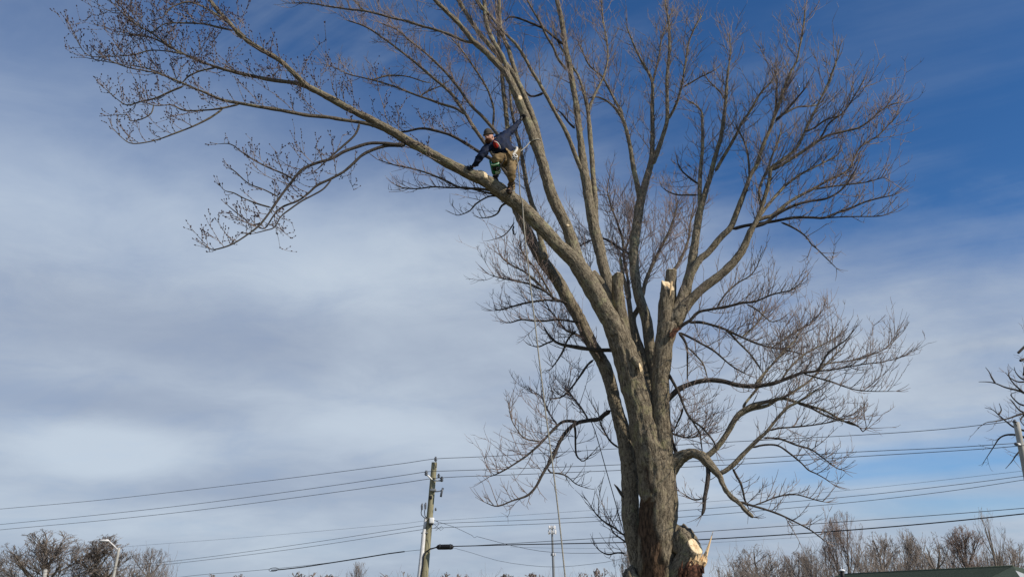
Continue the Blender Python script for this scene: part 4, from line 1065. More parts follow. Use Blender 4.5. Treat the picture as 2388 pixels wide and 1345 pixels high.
for i in range(16):                                # the rest of its crown, out of frame to the right
    h = srng.uniform(0.35, 1.0)
    z0 = 3.0 + 9.5 * h
    c = Vector((sb.x - 0.6 * h, YS, z0))
    th = srng.uniform(-1.25, 1.25)
    d = Vector((math.cos(th), math.sin(th), srng.uniform(0.3, 1.0))).normalized()
    P = [c]; L = srng.uniform(2.2, 4.0)
    for k in range(8):
        d = (d + Vector((srng.uniform(-.2, .2), srng.uniform(-.2, .2), 0.06))).normalized()
        P.append(P[-1] + d * L / 8)
    bo = MB().tube(P, [0.06 * (1 - k / 10) for k in range(9)], 6).build('branch', M['darkbranch'], side)
    tb = MB()
    for k in range(2, 9):
        for _ in range(4):
            d2 = (d + perp_dir(d, srng) * 1.1 + UP * 0.2).normalized()
            pp = grow(tb, P[k], d2, srng.uniform(0.4, 1.1), 0.012, srng, 0.3)
            for _ in range(2):
                grow(tb, pp[srng.randint(1, len(pp) - 1)], (d2 + perp_dir(d2, srng) * 0.8).normalized(), srng.uniform(0.2, 0.4), 0.009, srng, 0.3, nseg=3)
    tb.build('twigs', M['twig'], bo, kind='stuff')

# ------------------------------------------------------------------ house roof at lower right
YL, YR = 71.0, 57.0
rl, rr = at(1958, 1340, YL), at(2362, 1318, YR)
hz = rl.z * 0.5 + rr.z * 0.5
rl.z = hz; rr.z = hz
dirr = (rr - rl); dirr.z = 0; Lr = dirr.length; dirr.normalize()
perp = Vector((dirr.y, -dirr.x, 0))
if perp.y > 0: perp = -perp                       # towards the camera
house = empty('house', (rl.x, rl.y, 0), 'low house with a dark green roof at the lower right corner', 'house')
half, drop = 5.2, 1.65
def quad_slab(name, a, b, c, d, th, mat, label=None):
    n = (b - a).cross(d - a).normalized()
    if n.z < 0: n = -n
    mb = MB()
    v = [a, b, c, d] + [p - n * th for p in (a, b, c, d)]
    mb.add(v, [(0, 1, 2, 3), (7, 6, 5, 4), (0, 4, 5, 1), (1, 5, 6, 2), (2, 6, 7, 3), (3, 7, 4, 0)])
    return mb.build(name, M[mat], house, smooth=False, label=label)


e1 = perp * half - UP * drop; e2 = -perp * half - UP * drop
roofo = quad_slab('roof', rl, rr, rr + e1, rl + e1, 0.12, 'roof')
quad_slab('roof', rl + UP * 0.004, rr + UP * 0.004, rr + e2, rl + e2, 0.12, 'roof')
mb = MB()
for k in range(24):                                # shingle courses as low ridges on the near slope
    f = (k + 0.5) / 24
    a, b = rl + e1 * f, rr + e1 * f
    nrm = dirr.cross(e1.normalized()); nrm = nrm if nrm.z > 0 else -nrm
    w = e1.normalized() * 0.09
    mb.add([a - w + nrm * 0.002, b - w + nrm * 0.002, b + w + nrm * 0.022, a + w + nrm * 0.022, b + w + nrm * 0.001, a + w + nrm * 0.001], [(0, 1, 2, 3), (3, 2, 4, 5)])
mb.build('shingle_course', M['roof'], house, smooth=False, kind='stuff')
mb = MB()
rc = rl + UP * 0.03
mb.tube([rl + UP * 0.0, rr + UP * 0.0], [0.07, 0.07], 8, cap0=True)
mb.build('ridge_cap', M['roof'], house)
hipn, hipf = rr + dirr * 5.0 + e1, rr + dirr * 5.0 + e2
mb = MB()
mb.add([rr, rr + e1, hipn, hipf, rr + e2], [(0, 1, 2), (0, 2, 3), (0, 3, 4)])
mb.build('roof', M['roof'], house, smooth=False)
for far in (rl, None):
    pass
mb = MB()
zt = hz - drop - 0.02
cor = [rl + perp * (half - .5), hipn - dirr * .5 - perp * .5, hipf - dirr * .5 + perp * .5, rl - perp * (half - .5)]
v = [Vector((p.x, p.y, 0)) for p in cor] + [Vector((p.x, p.y, zt)) for p in cor] + [rl + dirr * 0.1 - UP * 0.2]
mb.add(v, [(0, 1, 5, 4), (1, 2, 6, 5), (2, 3, 7, 6), (3, 0, 4, 7), (7, 4, 8)])
mb.build('wall', M['siding'], house, smooth=False)
mb = MB()
for a, b in ((rl + e1, hipn), (hipn, hipf), (hipf, rl + e2)):
    dn = -UP * 0.18
    mb.add([a, b, b + dn, a + dn], [(0, 1, 2, 3)])
mb.build('fascia', M['white'], house, smooth=False)
vp = at(1964, 1336, 69.5); vp.z = hz - 0.25
mb = MB().tube([vp, vp + UP * 0.45], [0.16, 0.16], 10)
vent = mb.build('roof_vent', M['black'], house)
mb = MB().tube([vp + UP * 0.45, vp + UP * 0.52, vp + UP * 0.60], [0.24, 0.24, 0.10], 10, cap0=True)
mb.build('vent_cap', M['white'], vent)
# white gable of the building next to it, just entering the frame
gb = empty('shed', at(2420, 1345, 48.0) * Vector((1, 1, 0)) if False else Vector((at(2420, 1345, 48.0).x, 48.0, 0)), 'white gable corner entering the frame at the bottom right', 'shed')
apx, lo1, lo2 = at(2368, 1329, 48.0), at(2470, 1352, 48.0), at(2392, 1362, 48.0)
mb = MB()
bk = Vector((2.2, 3.5, 0))
g1 = [apx, at(2480, 1372, 47.0), at(2400, 1375, 47.5)]
mb.add([g1[0], g1[1], g1[2], g1[0] + bk, g1[1] + bk, g1[2] + bk], [(0, 2, 1), (3, 4, 5), (0, 1, 4, 3), (1, 2, 5, 4), (2, 0, 3, 5)])
mb.build('eave', M['white'], gb, smooth=False)
c = gb.location
mb = MB().box((g1[1].x, 49.4, g1[2].z / 2 - 0.1), (2.6, 2.4, g1[2].z - 0.2))
mb.build('wall', M['siding'], gb, smooth=False)

# ------------------------------------------------------------------ poles
def line_tube(pts, r, n=5):
    return MB().tube(pts, [r] * len(pts), n, cap0=True, cap1=True)


YP = 45.0
pt, pb = at(1013, 1078, YP), at(990, 1345, YP)
k = pt.z / (pt.z - pb.z)
base = pt + (pb - pt) * k
upole = empty('utility_pole', base, 'tall wooden utility pole with white conduit left of the maple', 'utility pole', 'utility poles')
n = 24
line_tube
mb = MB().tube([base + (pt - base) * (i / n) for i in range(n + 1)], [0.20 - 0.055 * i / n for i in range(n + 1)], 14)
mb.build('pole', M['pole'], upole)


def PP(x, y, d=0.0): return at(x, y, YP + d)


def bracket(name, pts, r, mat, parent=upole, label=None):
    return line_tube([PP(*p) for p in pts], r, 6).build(name, M[mat], parent, label=label)


def insulator(x, y, d, parent, s=1.0):
    c = PP(x, y, d)
    b = MB()
    b.tube([c - UP * .12 * s, c - UP * .05 * s, c, c + UP * .03 * s, c + UP * .08 * s, c + UP * .14 * s], [0.05 * s, 0.10 * s, 0.05 * s, 0.11 * s, 0.05 * s, 0.06 * s], 10, cap0=True)
    return b.build('insulator', M['ceramic'], parent)


pin = bracket('pin', [(1017, 1090, -0.2), (1017, 1078, -0.22), (1016, 1070, -0.22)], 0.025, 'black'); insulator(1016, 1070, -0.22, pin, 0.9)
arm = bracket('bracket_arm', [(1008, 1118, -0.15), (1001, 1111, -0.25), (995, 1106, -0.3)], 0.045, 'white'); insulator(994, 1103, -0.32, arm, 1.0)
arm = bracket('bracket_arm', [(1012, 1120, -0.15), (1020, 1120, -0.25), (1027, 1120, -0.3)], 0.045, 'white'); insulator(1030, 1117, -0.32, arm, 1.0)
insulator(1023, 1109, -0.3, upole, 0.8)
for (x, y, w, h) in ((1010, 1142, 14, 6), (1004, 1159, 7, 7)):
    MB().box(PP(x, y, -0.2), (w * mpp(y, YP), 0.14, h * mpp(y, YP)), bev=0.02).build('clamp', M['black' if w < 10 else 'steel'], upole)
fc = bracket('fuse_cutout', [(1033, 1137, -0.3), (1030, 1147, -0.32), (1028, 1158, -0.3)], 0.06, 'ceramic'); bracket('cutout_arm', [(1011, 1146, -0.18), (1022, 1145, -0.25), (1030, 1143, -0.3)], 0.03, 'steel', fc)
for (x, y0, y1) in ((983, 1178, 1204), (991, 1176, 1206)):
    f = bracket('cable_riser', [(x + 1, y0, -0.2), (x + 1, y0 + 8, -0.22), (x - 1, y0 + 16, -0.2), (x, y1 - 4, -0.2), (x + 6, y1 + 2, -0.2), (x + 12, y1 + 3, -0.18)], 0.022, 'black')
    MB().tube([PP(x + 1, y0 + 10, -0.22), PP(x + 1, y0, -0.22), PP(x + 2, y0 - 5, -0.22)], [0.05, 0.06, 0.03], 8).build('terminator', M['ceramic'], f)
insulator(1016, 1187, -0.1, upole, 0.6)
MB().box(PP(1007, 1213, -0.26), (0.23, 0.20, 0.28), bev=0.025).build('meter_box', M['white'], upole, label='white box halfway up the pole')
MB().box(PP(1005, 1222, -0.26), (0.24, 0.18, 0.06), bev=0.01).build('box_bracket', M['black'], upole)
MB().tube([PP(x, y, -0.12) for x, y in ((993, 1206), (991, 1222), (989, 1238))], [0.075, 0.075, 0.075], 8).build('conduit', M['pvc'], upole)
cpts = [PP(x, y, -0.16) for x, y in ((990, 1233), (988, 1245), (984, 1290), (978, 1345))]
cpts.append(Vector((base.x - 0.22, base.y - 0.2, 0)))
co = MB().tube(cpts, [0.08, 0.105, 0.11, 0.115, 0.12], 12).build('conduit', M['pvc'], upole, label='thick white conduit down the left of the pole')
MB().box(PP(990, 1242, -0.18), (0.34, 0.1, 0.05)).build('strap', M['steel'], co)
bracket('cable_loop', [(1012, 1212, -.2), (1020, 1214, -.3), (1023, 1221, -.3), (1018, 1228, -.28), (1013, 1230, -.2)], 0.012, 'wire')
bracket('cable_loop', [(1013, 1222, -.2), (1028, 1236, -.3), (1034, 1231, -.3), (1030, 1226, -.3), (1016, 1236, -.25)], 0.010, 'wire')
bracket('cable_riser', [(1018, 1275, -.3), (1002, 1280, -.22), (993, 1286, -.28), (988, 1296, -.28), (986, 1320, -.27), (982, 1345, -.28), (978, 1385, -.28)], 0.035, 'black')

# right-hand pole
YQ = 35.0
qt, qb = at(2370, 984, YQ), at(2390, 1085, YQ)
kk = qt.z / (qt.z - qb.z)
qbase = qt + (qb - qt) * kk
qp = empty('utility_pole', qbase, 'pale utility pole at the right edge in front of bare branches', 'utility pole', 'utility poles')
MB().tube([qbase + (qt - qbase) * (i / 20) for i in range(21)], [0.18 - 0.06 * i / 20 for i in range(21)], 14).build('pole', M['greypole'], qp)
a = MB().tube([at(2371, 992, YQ - .1), at(2368, 986, YQ - .15), at(2366, 982, YQ - .15)], [.03, .03, .03], 6).build('pin', M['steel'], qp)
MB().tube([at(2366, 984, YQ - .15), at(2366, 981, YQ - .15), at(2366, 978, YQ - .15)], [.09, .06, .04], 8, cap0=True).build('insulator', M['ceramic'], a)
a = MB().tube([at(2378, 1036, YQ - .1), at(2374, 1035, YQ - .3), at(2370, 1034, YQ - .35)], [.05, .045, .04], 6).build('bracket_arm', M['white'], qp)
MB().tube([at(2370, 1038, YQ - .35), at(2370, 1035, YQ - .35), at(2369, 1031, YQ - .35)], [.05, .09, .05], 8, cap0=True).build('insulator', M['ceramic'], a)

# street lamp, lower left
YLm = 62.0
lt, lb = at(278, 1276, YLm), at(264, 1345, YLm)
kk = lt.z / (lt.z - lb.z)
lbase = lt + (lb - lt) * kk
lamp = empty('street_lamp', lbase, 'white street lamp with a bent arm in front of the round bare tree', 'street lamp')
MB().tube([lbase + (lt - lbase) * (i / 12) for i in range(13)], [0.13 - 0.04 * i / 12 for i in range(13)], 12).build('pole', M['greypole'], lamp)
MB().tube([at(x, y, YLm - d) for x, y, d in ((275, 1281, .0), (265, 1271, .3), (256, 1263, .5), (252, 1258, .6), (247, 1258, .7))], [.045] * 5, 8).build('arm', M['pvc'], lamp)
hc = at(243, 1260, YLm - .8)
MB().ball(hc, (0.36, 0.16, 0.09), 14, 8).build('lamp_head', M['pvc'], lamp)
# short pale post between the left trees
pb2 = at(108, 1345, 75); pt2 = at(106, 1327, 75)
post = empty('post', (pb2.x, 75, 0), 'short pale post in front of the wide bare tree at lower left', 'post')
MB().tube([Vector((pb2.x + 0.05, 75, 0)), pt2], [0.17, 0.15], 10).build('shaft', M['greypole'], post)
MB().ball(pt2, (0.16, 0.16, 0.05), 10, 6).build('cap', M['steel'], post)
# faint billboard frame
# mobile phone mast
YM = 400.0
mt, mbm = at(1287, 1226, YM), at(1292, 1345, YM)
mbase = Vector((mt.x + 0.8, YM, 0))
mast = empty('phone_mast', mbase, 'slender grey phone mast with two rings of antennas behind the rope', 'mast')
MB().tube([mbase + (mt - mbase) * (i / 10) for i in range(11)], [0.75 - 0.35 * i / 10 for i in range(11)], 12).build('pole', M['steel'], mast)
for (yy, rad, hh, nn) in ((1229, 1.45, 1.6, 6), (1240, 1.75, 1.9, 6), (1292, 1.0, 1.2, 3)):
    c = at(1287.5 + (yy - 1229) * 0.04, yy, YM)
    pf = MB().tube([c + Vector((math.cos(t * math.pi / 8), math.sin(t * math.pi / 8), 0)) * rad * 0.85 - UP * 0.4 for t in range(17)], [0.09] * 17, 5).build('platform', M['steel'], mast)
    for j in range(nn):
        t = 2 * math.pi * (j + 0.25) / nn
        p = c + Vector((math.cos(t), math.sin(t), 0)) * rad
        MB().box(p, (0.55, 0.28, hh), Matrix.Rotation(t + math.pi / 2, 3, 'Z'), bev=0.05).build('antenna', M['pvc'], pf)

# ------------------------------------------------------------------ power lines
CXp = (pt.x, YP)
def depth_of(x):
    """distance of the pole line at pixel column x (measured along the ground)"""
    if x <= 1013: return 45.0 + (1013 - x) / 1013.0 * 17.0
    return 45.0 - (x - 1013) / (2370 - 1013.0) * 10.0


def power_line(label, pts, r, mat='wire', dd=0.0, name='power_line', cat='power line', group='power lines across the sky'):
    P = []
    for x, y in pts:
        P.append(tuple(at(x, y, depth_of(x) + dd)) + (r,))
    P = smooth_path(P, 1.2)
    mb = line_tube([p[:3] for p in P], r, 5)
    return tag(mb.build(name, M[mat]), label, cat, group)


R1_, R2_ = 0.014, 0.012
power_line('topmost power line, ending at the insulator on top of the wooden pole', [(-400, 1213), (-150, 1199), (0, 1186), (225, 1166), (450, 1141), (700, 1111), (950, 1078.5), (1016, 1069), (1150, 1063), (1430, 1046), (1700, 1030), (2000, 1014), (2200, 1000), (2366, 981)], R1_, dd=-0.2)
power_line('second power line from the top, meeting the pole at its left bracket', [(-400, 1253), (-150, 1237), (0, 1222), (225, 1200), (450, 1175), (700, 1142), (950, 1106), (994, 1099), (1018, 1098), (1200, 1092), (1440, 1083), (1700, 1071), (2000, 1053), (2200, 1044), (2366, 1033)], R1_, dd=-0.3)
power_line('third power line from the top, meeting the pole at its right bracket', [(-400, 1266), (-150, 1250), (0, 1234.5), (225, 1214), (450, 1190), (700, 1158), (950, 1123.5), (1030, 1113), (1200, 1106), (1440, 1096), (1700, 1083), (2000, 1064), (2200, 1052), (2378, 1039), (2600, 1012)], R1_, dd=-0.3)
power_line('faint thin wire, highest of the middle bundle crossing behind the white box', [(-300, 1318), (0, 1298), (340, 1270), (600, 1250), (950, 1219), (985, 1214), (1040, 1212), (1380, 1189), (1600, 1173), (1950, 1145), (2388, 1097), (2600, 1070)], 0.006, dd=0.3)
power_line('upper of the paired wires crossing the pole just below the white box', [(-300, 1362), (0, 1342), (250, 1322), (450, 1302), (700, 1268), (950, 1230), (990, 1224), (1040, 1219), (1250, 1211), (1450, 1201), (1600, 1189), (1950, 1160), (2200, 1133), (2388, 1109), (2600, 1078)], 0.011, dd=-0.25)
power_line('lower of the paired wires crossing the pole just below the white box', [(-300, 1372), (0, 1350), (250, 1329), (450, 1308), (700, 1277), (950, 1239), (992, 1233), (1040, 1229), (1250, 1221), (1450, 1212), (1600, 1204), (1950, 1174), (2200, 1146), (2388, 1118), (2600, 1085)], 0.011, dd=-0.28)
power_line('thick black phone cable to the left of the pole, with a looped end', [(633, 1329), (700, 1322), (760, 1313), (850, 1299), (905, 1290), (943, 1285)], 0.030, 'black', -0.3, 'phone_cable', 'cable', 'phone cables on the pole')
power_line('thin lower phone strand running off the left end of the thick black cable', [(300, 1362), (450, 1341), (550, 1333), (640, 1325), (760, 1312), (943, 1285), (985, 1281), (1022, 1274)], 0.010, 'black', -0.28, 'phone_cable', 'cable', 'phone cables on the pole')
power_line('thick black phone cable right of the pole, lowest of the heavy lines', [(1050, 1273), (1130, 1271), (1200, 1269), (1470, 1263.5), (1640, 1257), (1900, 1241), (2150, 1221), (2388, 1197), (2600, 1172)], 0.024, 'black', -0.3, 'phone_cable', 'cable', 'phone cables on the pole')
power_line('thin strand rising off the thick phone cable toward the right', [(1100, 1271.5), (1180, 1267), (1380, 1255), (1590, 1242), (1950, 1217), (2200, 1199), (2388, 1184), (2600, 1166)], 0.013, 'black', -0.25, 'phone_cable', 'cable', 'phone cables on the pole')
power_line('service drop wire sagging right from the white box with a kink', [(1016, 1214), (1060, 1228), (1100, 1247), (1106, 1253), (1112, 1250), (1165, 1264), (1230, 1279), (1290, 1287), (1380, 1289), (1500, 1283), (1650, 1268)], 0.010, 'wire', -0.5)
power_line('lowest drooping wire under the thick cable, sagging almost out of frame', [(1056, 1276), (1100, 1288), (1160, 1306), (1230, 1317), (1300, 1321), (1380, 1314), (1450, 1302), (1600, 1262)], 0.008, 'wire', -0.6)
power_line('faint thin wire just under the thick cable beside the mast', [(1190, 1274), (1290, 1277), (1450, 1277), (1600, 1268), (1800, 1256), (1980, 1246)], 0.005, 'wire', 0.2)
# the oval loop at the cable end and the splice case
P = [at(638 + 11 * math.cos(t), 1327 + 4.2 * math.sin(t) - 1.2 * math.cos(t), depth_of(638) - 0.3) for t in np.linspace(0, 2 * math.pi, 17)]
tag(line_tube(P, 0.014, 5).build('cable_loop', M['black']), 'small oval black loop at the left end of the thick phone cable', 'cable loop')
sc0 = empty('splice_case', at(1038, 1274, depth_of(1038) - 0.3), 'black cylindrical splice case hanging on the cable right beside the pole', 'splice case')
P = [at(x, 1274.5 - (x - 1038) * 0.02, depth_of(x) - 0.32) for x in (1018, 1021, 1023, 1038, 1053, 1055, 1057)]
MB().tube(P, [0.05, 0.11, 0.125, 0.13, 0.125, 0.11, 0.05], 14, cap0=True).build('case', M['black'], sc0)
for x in (1026, 1050):
    MB().tube([at(x - 1, 1274, depth_of(x) - .32), at(x + 1, 1274, depth_of(x) - .32)], [.142, .142], 14, cap0=True).build('band', M['wire'], sc0)

# ------------------------------------------------------------------ the climber
M['skin'] = mat_noise('skin', (0.50, 0.27, 0.20), (0.56, 0.31, 0.23), 12.0, 0.55)
M['navy'] = mat_noise('navy_jacket', (0.002, 0.006, 0.022), (0.004, 0.013, 0.046), 10.0, 0.75, bump=0.4, bscale=14)
M['red'] = mat_noise('red_shirt', (0.22, 0.010, 0.006), (0.32, 0.018, 0.010), 16.0, 0.85)
M['khaki'] = mat_noise('khaki_trousers', (0.145, 0.100, 0.052), (0.24, 0.172, 0.09), 9.0, 0.9, bump=0.5, bscale=13)
M['darkkhaki'] = mat_noise('brown_canvas', (0.20, 0.135, 0.07), (0.30, 0.21, 0.11), 12.0, 0.9)
M['knit'] = mat_noise('grey_brown_knit', (0.040, 0.035, 0.032), (0.075, 0.066, 0.058), 60.0, 0.95)
M['beard'] = mat_noise('brown_beard', (0.035, 0.014, 0.008), (0.075, 0.030, 0.016), 60.0, 0.9)
M['boot'] = mat_noise('brown_boot', (0.030, 0.020, 0.013), (0.070, 0.046, 0.028), 20.0, 0.7)
M['green'] = mat_noise('green_pad', (0.004, 0.13, 0.045), (0.01, 0.22, 0.08), 12.0, 0.5)
M['mint'] = principled('pale_green_pad', (0.58, 0.80, 0.62), 0.5)
M['web'] = mat_noise('pale_webbing', (0.50, 0.46, 0.40), (0.68, 0.63, 0.56), 30.0, 0.8)
M['eye'] = principled('dark_eye', (0.015, 0.010, 0.008), 0.3)

DL = depth_near('L1', 1165, 443)
D2 = depth_near('L2', 1224, 270)


def J(x, y, d): return at(x, y, Y0 + DL + d)


def skin_mesh(name, joints, edges, mat, parent, root=0, sub=3):
    """one continuous surface grown over a skeleton: joints = [(point, radius)]"""
    me = bpy.data.meshes.new(name)
    org = parent_origin(parent)
    me.from_pydata([p - org for p, r in joints], edges, [])
    o = bpy.data.objects.new(name + '_tmp', me)
    COL.objects.link(o)
    o.modifiers.new('Skin', 'SKIN')
    for i, (p, r) in enumerate(joints):
        sv_ = me.skin_vertices[0].data[i]
        sv_.radius = (r, r) if not isinstance(r, tuple) else r
        sv_.use_root = (i == root)
    o.modifiers['Skin'].use_smooth_shade = True
    s = o.modifiers.new('Sub', 'SUBSURF'); s.levels = sub; s.render_levels = sub
    dg = bpy.context.evaluated_depsgraph_get()
    dg.update()
    out = bpy.data.meshes.new_from_object(o.evaluated_get(dg))
    bpy.data.objects.remove(o, do_unlink=True)
    out.name = name
    out.materials.clear(); out.materials.append(M[mat])
    out.polygons.foreach_set('use_smooth', [True] * len(out.polygons))
    ob = bpy.data.objects.new(name, out)
    COL.objects.link(ob)
    ob.parent = parent
    return ob


person = empty('person', J(1170, 440, 0.0), 'person in navy jacket and khaki trousers bending on the left limb', 'person')
pel, spn, cst, nck = J(1187, 362, -0.05), J(1177, 350, -0.13), J(1162, 335, -0.20), J(1151, 328, -0.29)
hd = J(1140, 319, -0.36)
sA, eA, wA = J(1179, 315, -0.10), J(1197, 300, 0.02), at(1213, 282, Y0 + D2 - 0.10)
sB, eB, wB = J(1140, 340, -0.27), J(1120, 367, -0.30), J(1104, 390, -0.17)
hA, kA, aA, tA = J(1196, 366, -0.02), J(1192, 402, -0.30), J(1192, 438, -0.02), J(1185, 448, -0.22)
hB, kB, aB, tB = J(1178, 368, -0.12), J(1152, 370, -0.26), J(1158, 407, 0.11), J(1154, 414, -0.06)

fwd = Vector((-0.42, -0.80, -0.43)).normalized()          # the way he looks: down along the limb
upv = Vector((-0.22, -0.38, 0.90)); upv = (upv - fwd * upv.dot(fwd)).normalized()
rgt = fwd.cross(upv).normalized()
HM = Matrix((rgt, fwd, upv)).transposed()                 # columns: his right-hand x, forward y, up z


def headpt(x, y, z): return hd + HM @ Vector((x, y, z))


body = skin_mesh('body', [(pel, .125), (spn, .12), (cst, .13), (nck, .058), (hd - upv * 0.03, .075),
                          (sA, .06), (eA, .042), (wA, .030), (sB, .06), (eB, .042), (wB, .030),
                          (hA, .085), (kA, .058), (aA, .038), (tA, .034), (hB, .085), (kB, .058), (aB, .038), (tB, .034)],
                 [(0, 1), (1, 2), (2, 3), (3, 4), (2, 5), (5, 6), (6, 7), (2, 8), (8, 9), (9, 10), (0, 11), (11, 12), (12, 13), (13, 14), (0, 15), (15, 16), (16, 17), (17, 18)],
                 'skin', person)


def headshape(d, q):
    q = Vector((d.x * 0.078, d.y * 0.098, d.z * 0.118))
    if d.z < 0: q.x *= 1 - 0.28 * (-d.z) ** 1.5; q.y *= 1 - 0.12 * (-d.z)
    if d.y > 0.5:                                           # brow, sockets, nose, mouth
        q.y += 0.030 * math.exp(-(d.x / 0.16) ** 2 - ((d.z + 0.16) / 0.20) ** 2)
        q.y += 0.008 * math.exp(-((d.z - 0.26) / 0.10) ** 2)
        q.y -= 0.012 * math.exp(-((abs(d.x) - 0.36) / 0.15) ** 2 - ((d.z - 0.08) / 0.11) ** 2)
        q.y += 0.007 * math.exp(-(d.x / 0.25) ** 2 - ((d.z + 0.52) / 0.09) ** 2)
    return q


mb = MB().ball(hd, 1.0, 36, 26, rot=HM, fn=headshape)
for sx in (-1, 1):
    mb.ball(headpt(sx * 0.079, -0.005, -0.012), (0.012, 0.022, 0.032), 10, 8, rot=HM)
hob = mb.build('head_tmp', M['skin'], person)
bm = bmesh.new(); bm.from_mesh(body.data); bm.from_mesh(hob.data); bm.to_mesh(body.data); bm.free()
body.data.polygons.foreach_set('use_smooth', [True] * len(body.data.polygons))
bpy.data.objects.remove(hob, do_unlink=True)
for sx in (-1, 1):
    MB().ball(headpt(sx * 0.030, 0.086, 0.010), (0.012, 0.008, 0.007), 10, 7, rot=HM).build('eye', M['eye'], person)


def beardshape(d, q):
    return Vector((d.x * 0.074, d.y * 0.045, d.z * 0.052)) * (1 + 0.12 * mnoise.noise(d * 5))


MB().ball(headpt(0, 0.062, -0.085), 1.0, 20, 14, rot=HM, fn=beardshape).build('beard', M['beard'], person)
MB().ball(headpt(0, 0.101, -0.048), (0.034, 0.012, 0.010), 12, 8, rot=HM).build('moustache', M['beard'], person)


def hatshape(d, q):
    z = max(d.z, -0.05)
    return Vector((d.x * 0.090, d.y * 0.110, z * 0.118 + 0.020)) * (1 + 0.02 * mnoise.noise(d * 6))


hat = MB().ball(headpt(0, -0.006, 0.030), 1.0, 28, 18, rot=HM, fn=hatshape).build('knit_cap', M['knit'], person)
ring = [headpt(0.091 * math.cos(t), -0.006 + 0.111 * math.sin(t), 0.048) for t in np.linspace(0, 2 * math.pi, 29)]
MB().tube(ring, [0.017] * 29, 8).build('cuff', M['knit'], hat)

# clothes
jk = skin_mesh('jacket', [(J(1190, 364, -0.05), .172), (spn, .176), (cst, .190), (nck.lerp(cst, 0.35), .100), (nck.lerp(cst, 0.08), .078),
                          (sA, .084), (eA, .064), (wA, .048), (sB, .098), (eB, .080), (wB, .056)],
               [(0, 1), (1, 2), (2, 3), (3, 4), (2, 5), (5, 6), (6, 7), (2, 8), (8, 9), (9, 10)], 'navy', person)
def crease(ob, amp, fr, seed):
    me = ob.data
    nrm = [v.normal.copy() for v in me.vertices]
    for v, n_ in zip(me.vertices, nrm):
        q = v.co * fr + Vector((seed, 0, 0)); q.z *= 1.8
        k = 1.0 - abs(mnoise.noise(q)) * 2.0
        v.co += n_ * amp * (k * k - 0.35 + 0.5 * mnoise.noise(q * 2.2))


crease(jk, 0.022, 7.0, 3.0)
# open collar: red shirt and a pale zip edge
shc = J(1156, 337, -0.345)
MB().ball(shc, (0.050, 0.050, 0.085), 18, 12, rot=Matrix.Rotation(R(-22), 3, 'Y')).build('shirt', M['red'], person)
MB().tube([J(1153, 330, -0.40), J(1160, 333, -0.42), J(1165, 340, -0.41), J(1167, 347, -0.37)], [.010, .011, .010, .008], 6).build('zip', M['web'], jk)
tr_ = skin_mesh('trousers', [(J(1188, 363, -0.05), .160), (hA, .118), (hA.lerp(kA, .5), .104), (kA, .090), (kA.lerp(aA, .35), .078), (kA.lerp(aA, .58), .070),
                             (hB, .118), (hB.lerp(kB, .5), .110), (kB, .098), (kB.lerp(aB, .4), .074)],
                [(0, 1), (1, 2), (2, 3), (3, 4), (4, 5), (0, 6), (6, 7), (7, 8), (8, 9)], 'khaki', person)


crease(tr_, 0.020, 7.5, 9.0)


def boot(k, a, t, lbl=None):
    heel = a + (a - t).normalized() * 0.05 - UP * 0.035
    o = skin_mesh('boot', [(k.lerp(a, 0.50), .062), (a, .056), (heel, .044), (a.lerp(t, .5) - UP * .02, .048), (t - UP * .01, .044)],
                  [(0, 1), (1, 2), (1, 3), (3, 4)], 'boot', person, root=1)
    so = a.lerp(t, .45) - UP * 0.065
    y = (t - a); y.z = 0; y.normalize(); x = Vector((y.y, -y.x, 0)); z = x.cross(y)
    MB().box(so, (0.085, 0.27, 0.03), Matrix((x, y, z)).transposed(), bev=0.012).build('sole', M['black'], o)
    return o


b1 = boot(kA, aA, tA); b2 = boot(kB, aB, tB)
for f in (0.80, 0.96):                                    # straps of the climbing irons on the rear boot
    c = kA.lerp(aA, f); axd = (aA - kA).normalized(); u_ = axd.orthogonal().normalized(); w_ = axd.cross(u_)
    MB().tube([c + (u_ * math.cos(t) + w_ * math.sin(t)) * 0.066 for t in np.linspace(0, 2 * math.pi, 17)], [.011] * 17, 6).build('strap', M['darkkhaki'], b1)
MB().tube([kA.lerp(aA, .62) + Vector((.07, 0, 0)), aA + Vector((.072, 0, 0)), aA + Vector((.06, -.02, -.08)), aA + Vector((0, -.06, -.10))], [.012, .012, .012, .010], 6).build('climbing_iron', M['steel'], b1)

# green and black pad on the front shin
axd = (aB - kB).normalized()
fx = Vector((0, -1, 0)); fx = (fx - axd * fx.dot(axd)).normalized(); sx_ = axd.cross(fx)


def shell(f0, f1, r0, r1, a0, a1, th, name, mat, parent, nseg=14):
    mb = MB(); vs, fs = [], []
    for i, f in enumerate(np.linspace(f0, f1, 6)):
        c = kB.lerp(aB, f); r = r0 + (r1 - r0) * i / 5
        for j in range(nseg + 1):
            t = a0 + (a1 - a0) * j / nseg
            dvec = fx * math.cos(t) + sx_ * math.sin(t)
            vs.append(c + dvec * r); vs.append(c + dvec * (r + th))
    w = (nseg + 1) * 2
    for i in range(5):
        for j in range(nseg):
            a = i * w + j * 2; b = a + 2; c_ = a + w; d_ = c_ + 2
            fs += [(a, c_, d_, b), (a + 1, b + 1, d_ + 1, c_ + 1)]
    for j in range(nseg):
        a = j * 2; e = 5 * w + j * 2
        fs += [(a, a + 2, a + 3, a + 1), (e, e + 1, e + 3, e + 2)]
    for i in range(5):
        a = i * w; e = a + nseg * 2
        fs += [(a, a + 1, a + w + 1, a + w), (e, e + w, e + w + 1, e + 1)]
    mb.add(vs, fs)
    return mb.build(name, M[mat], parent)


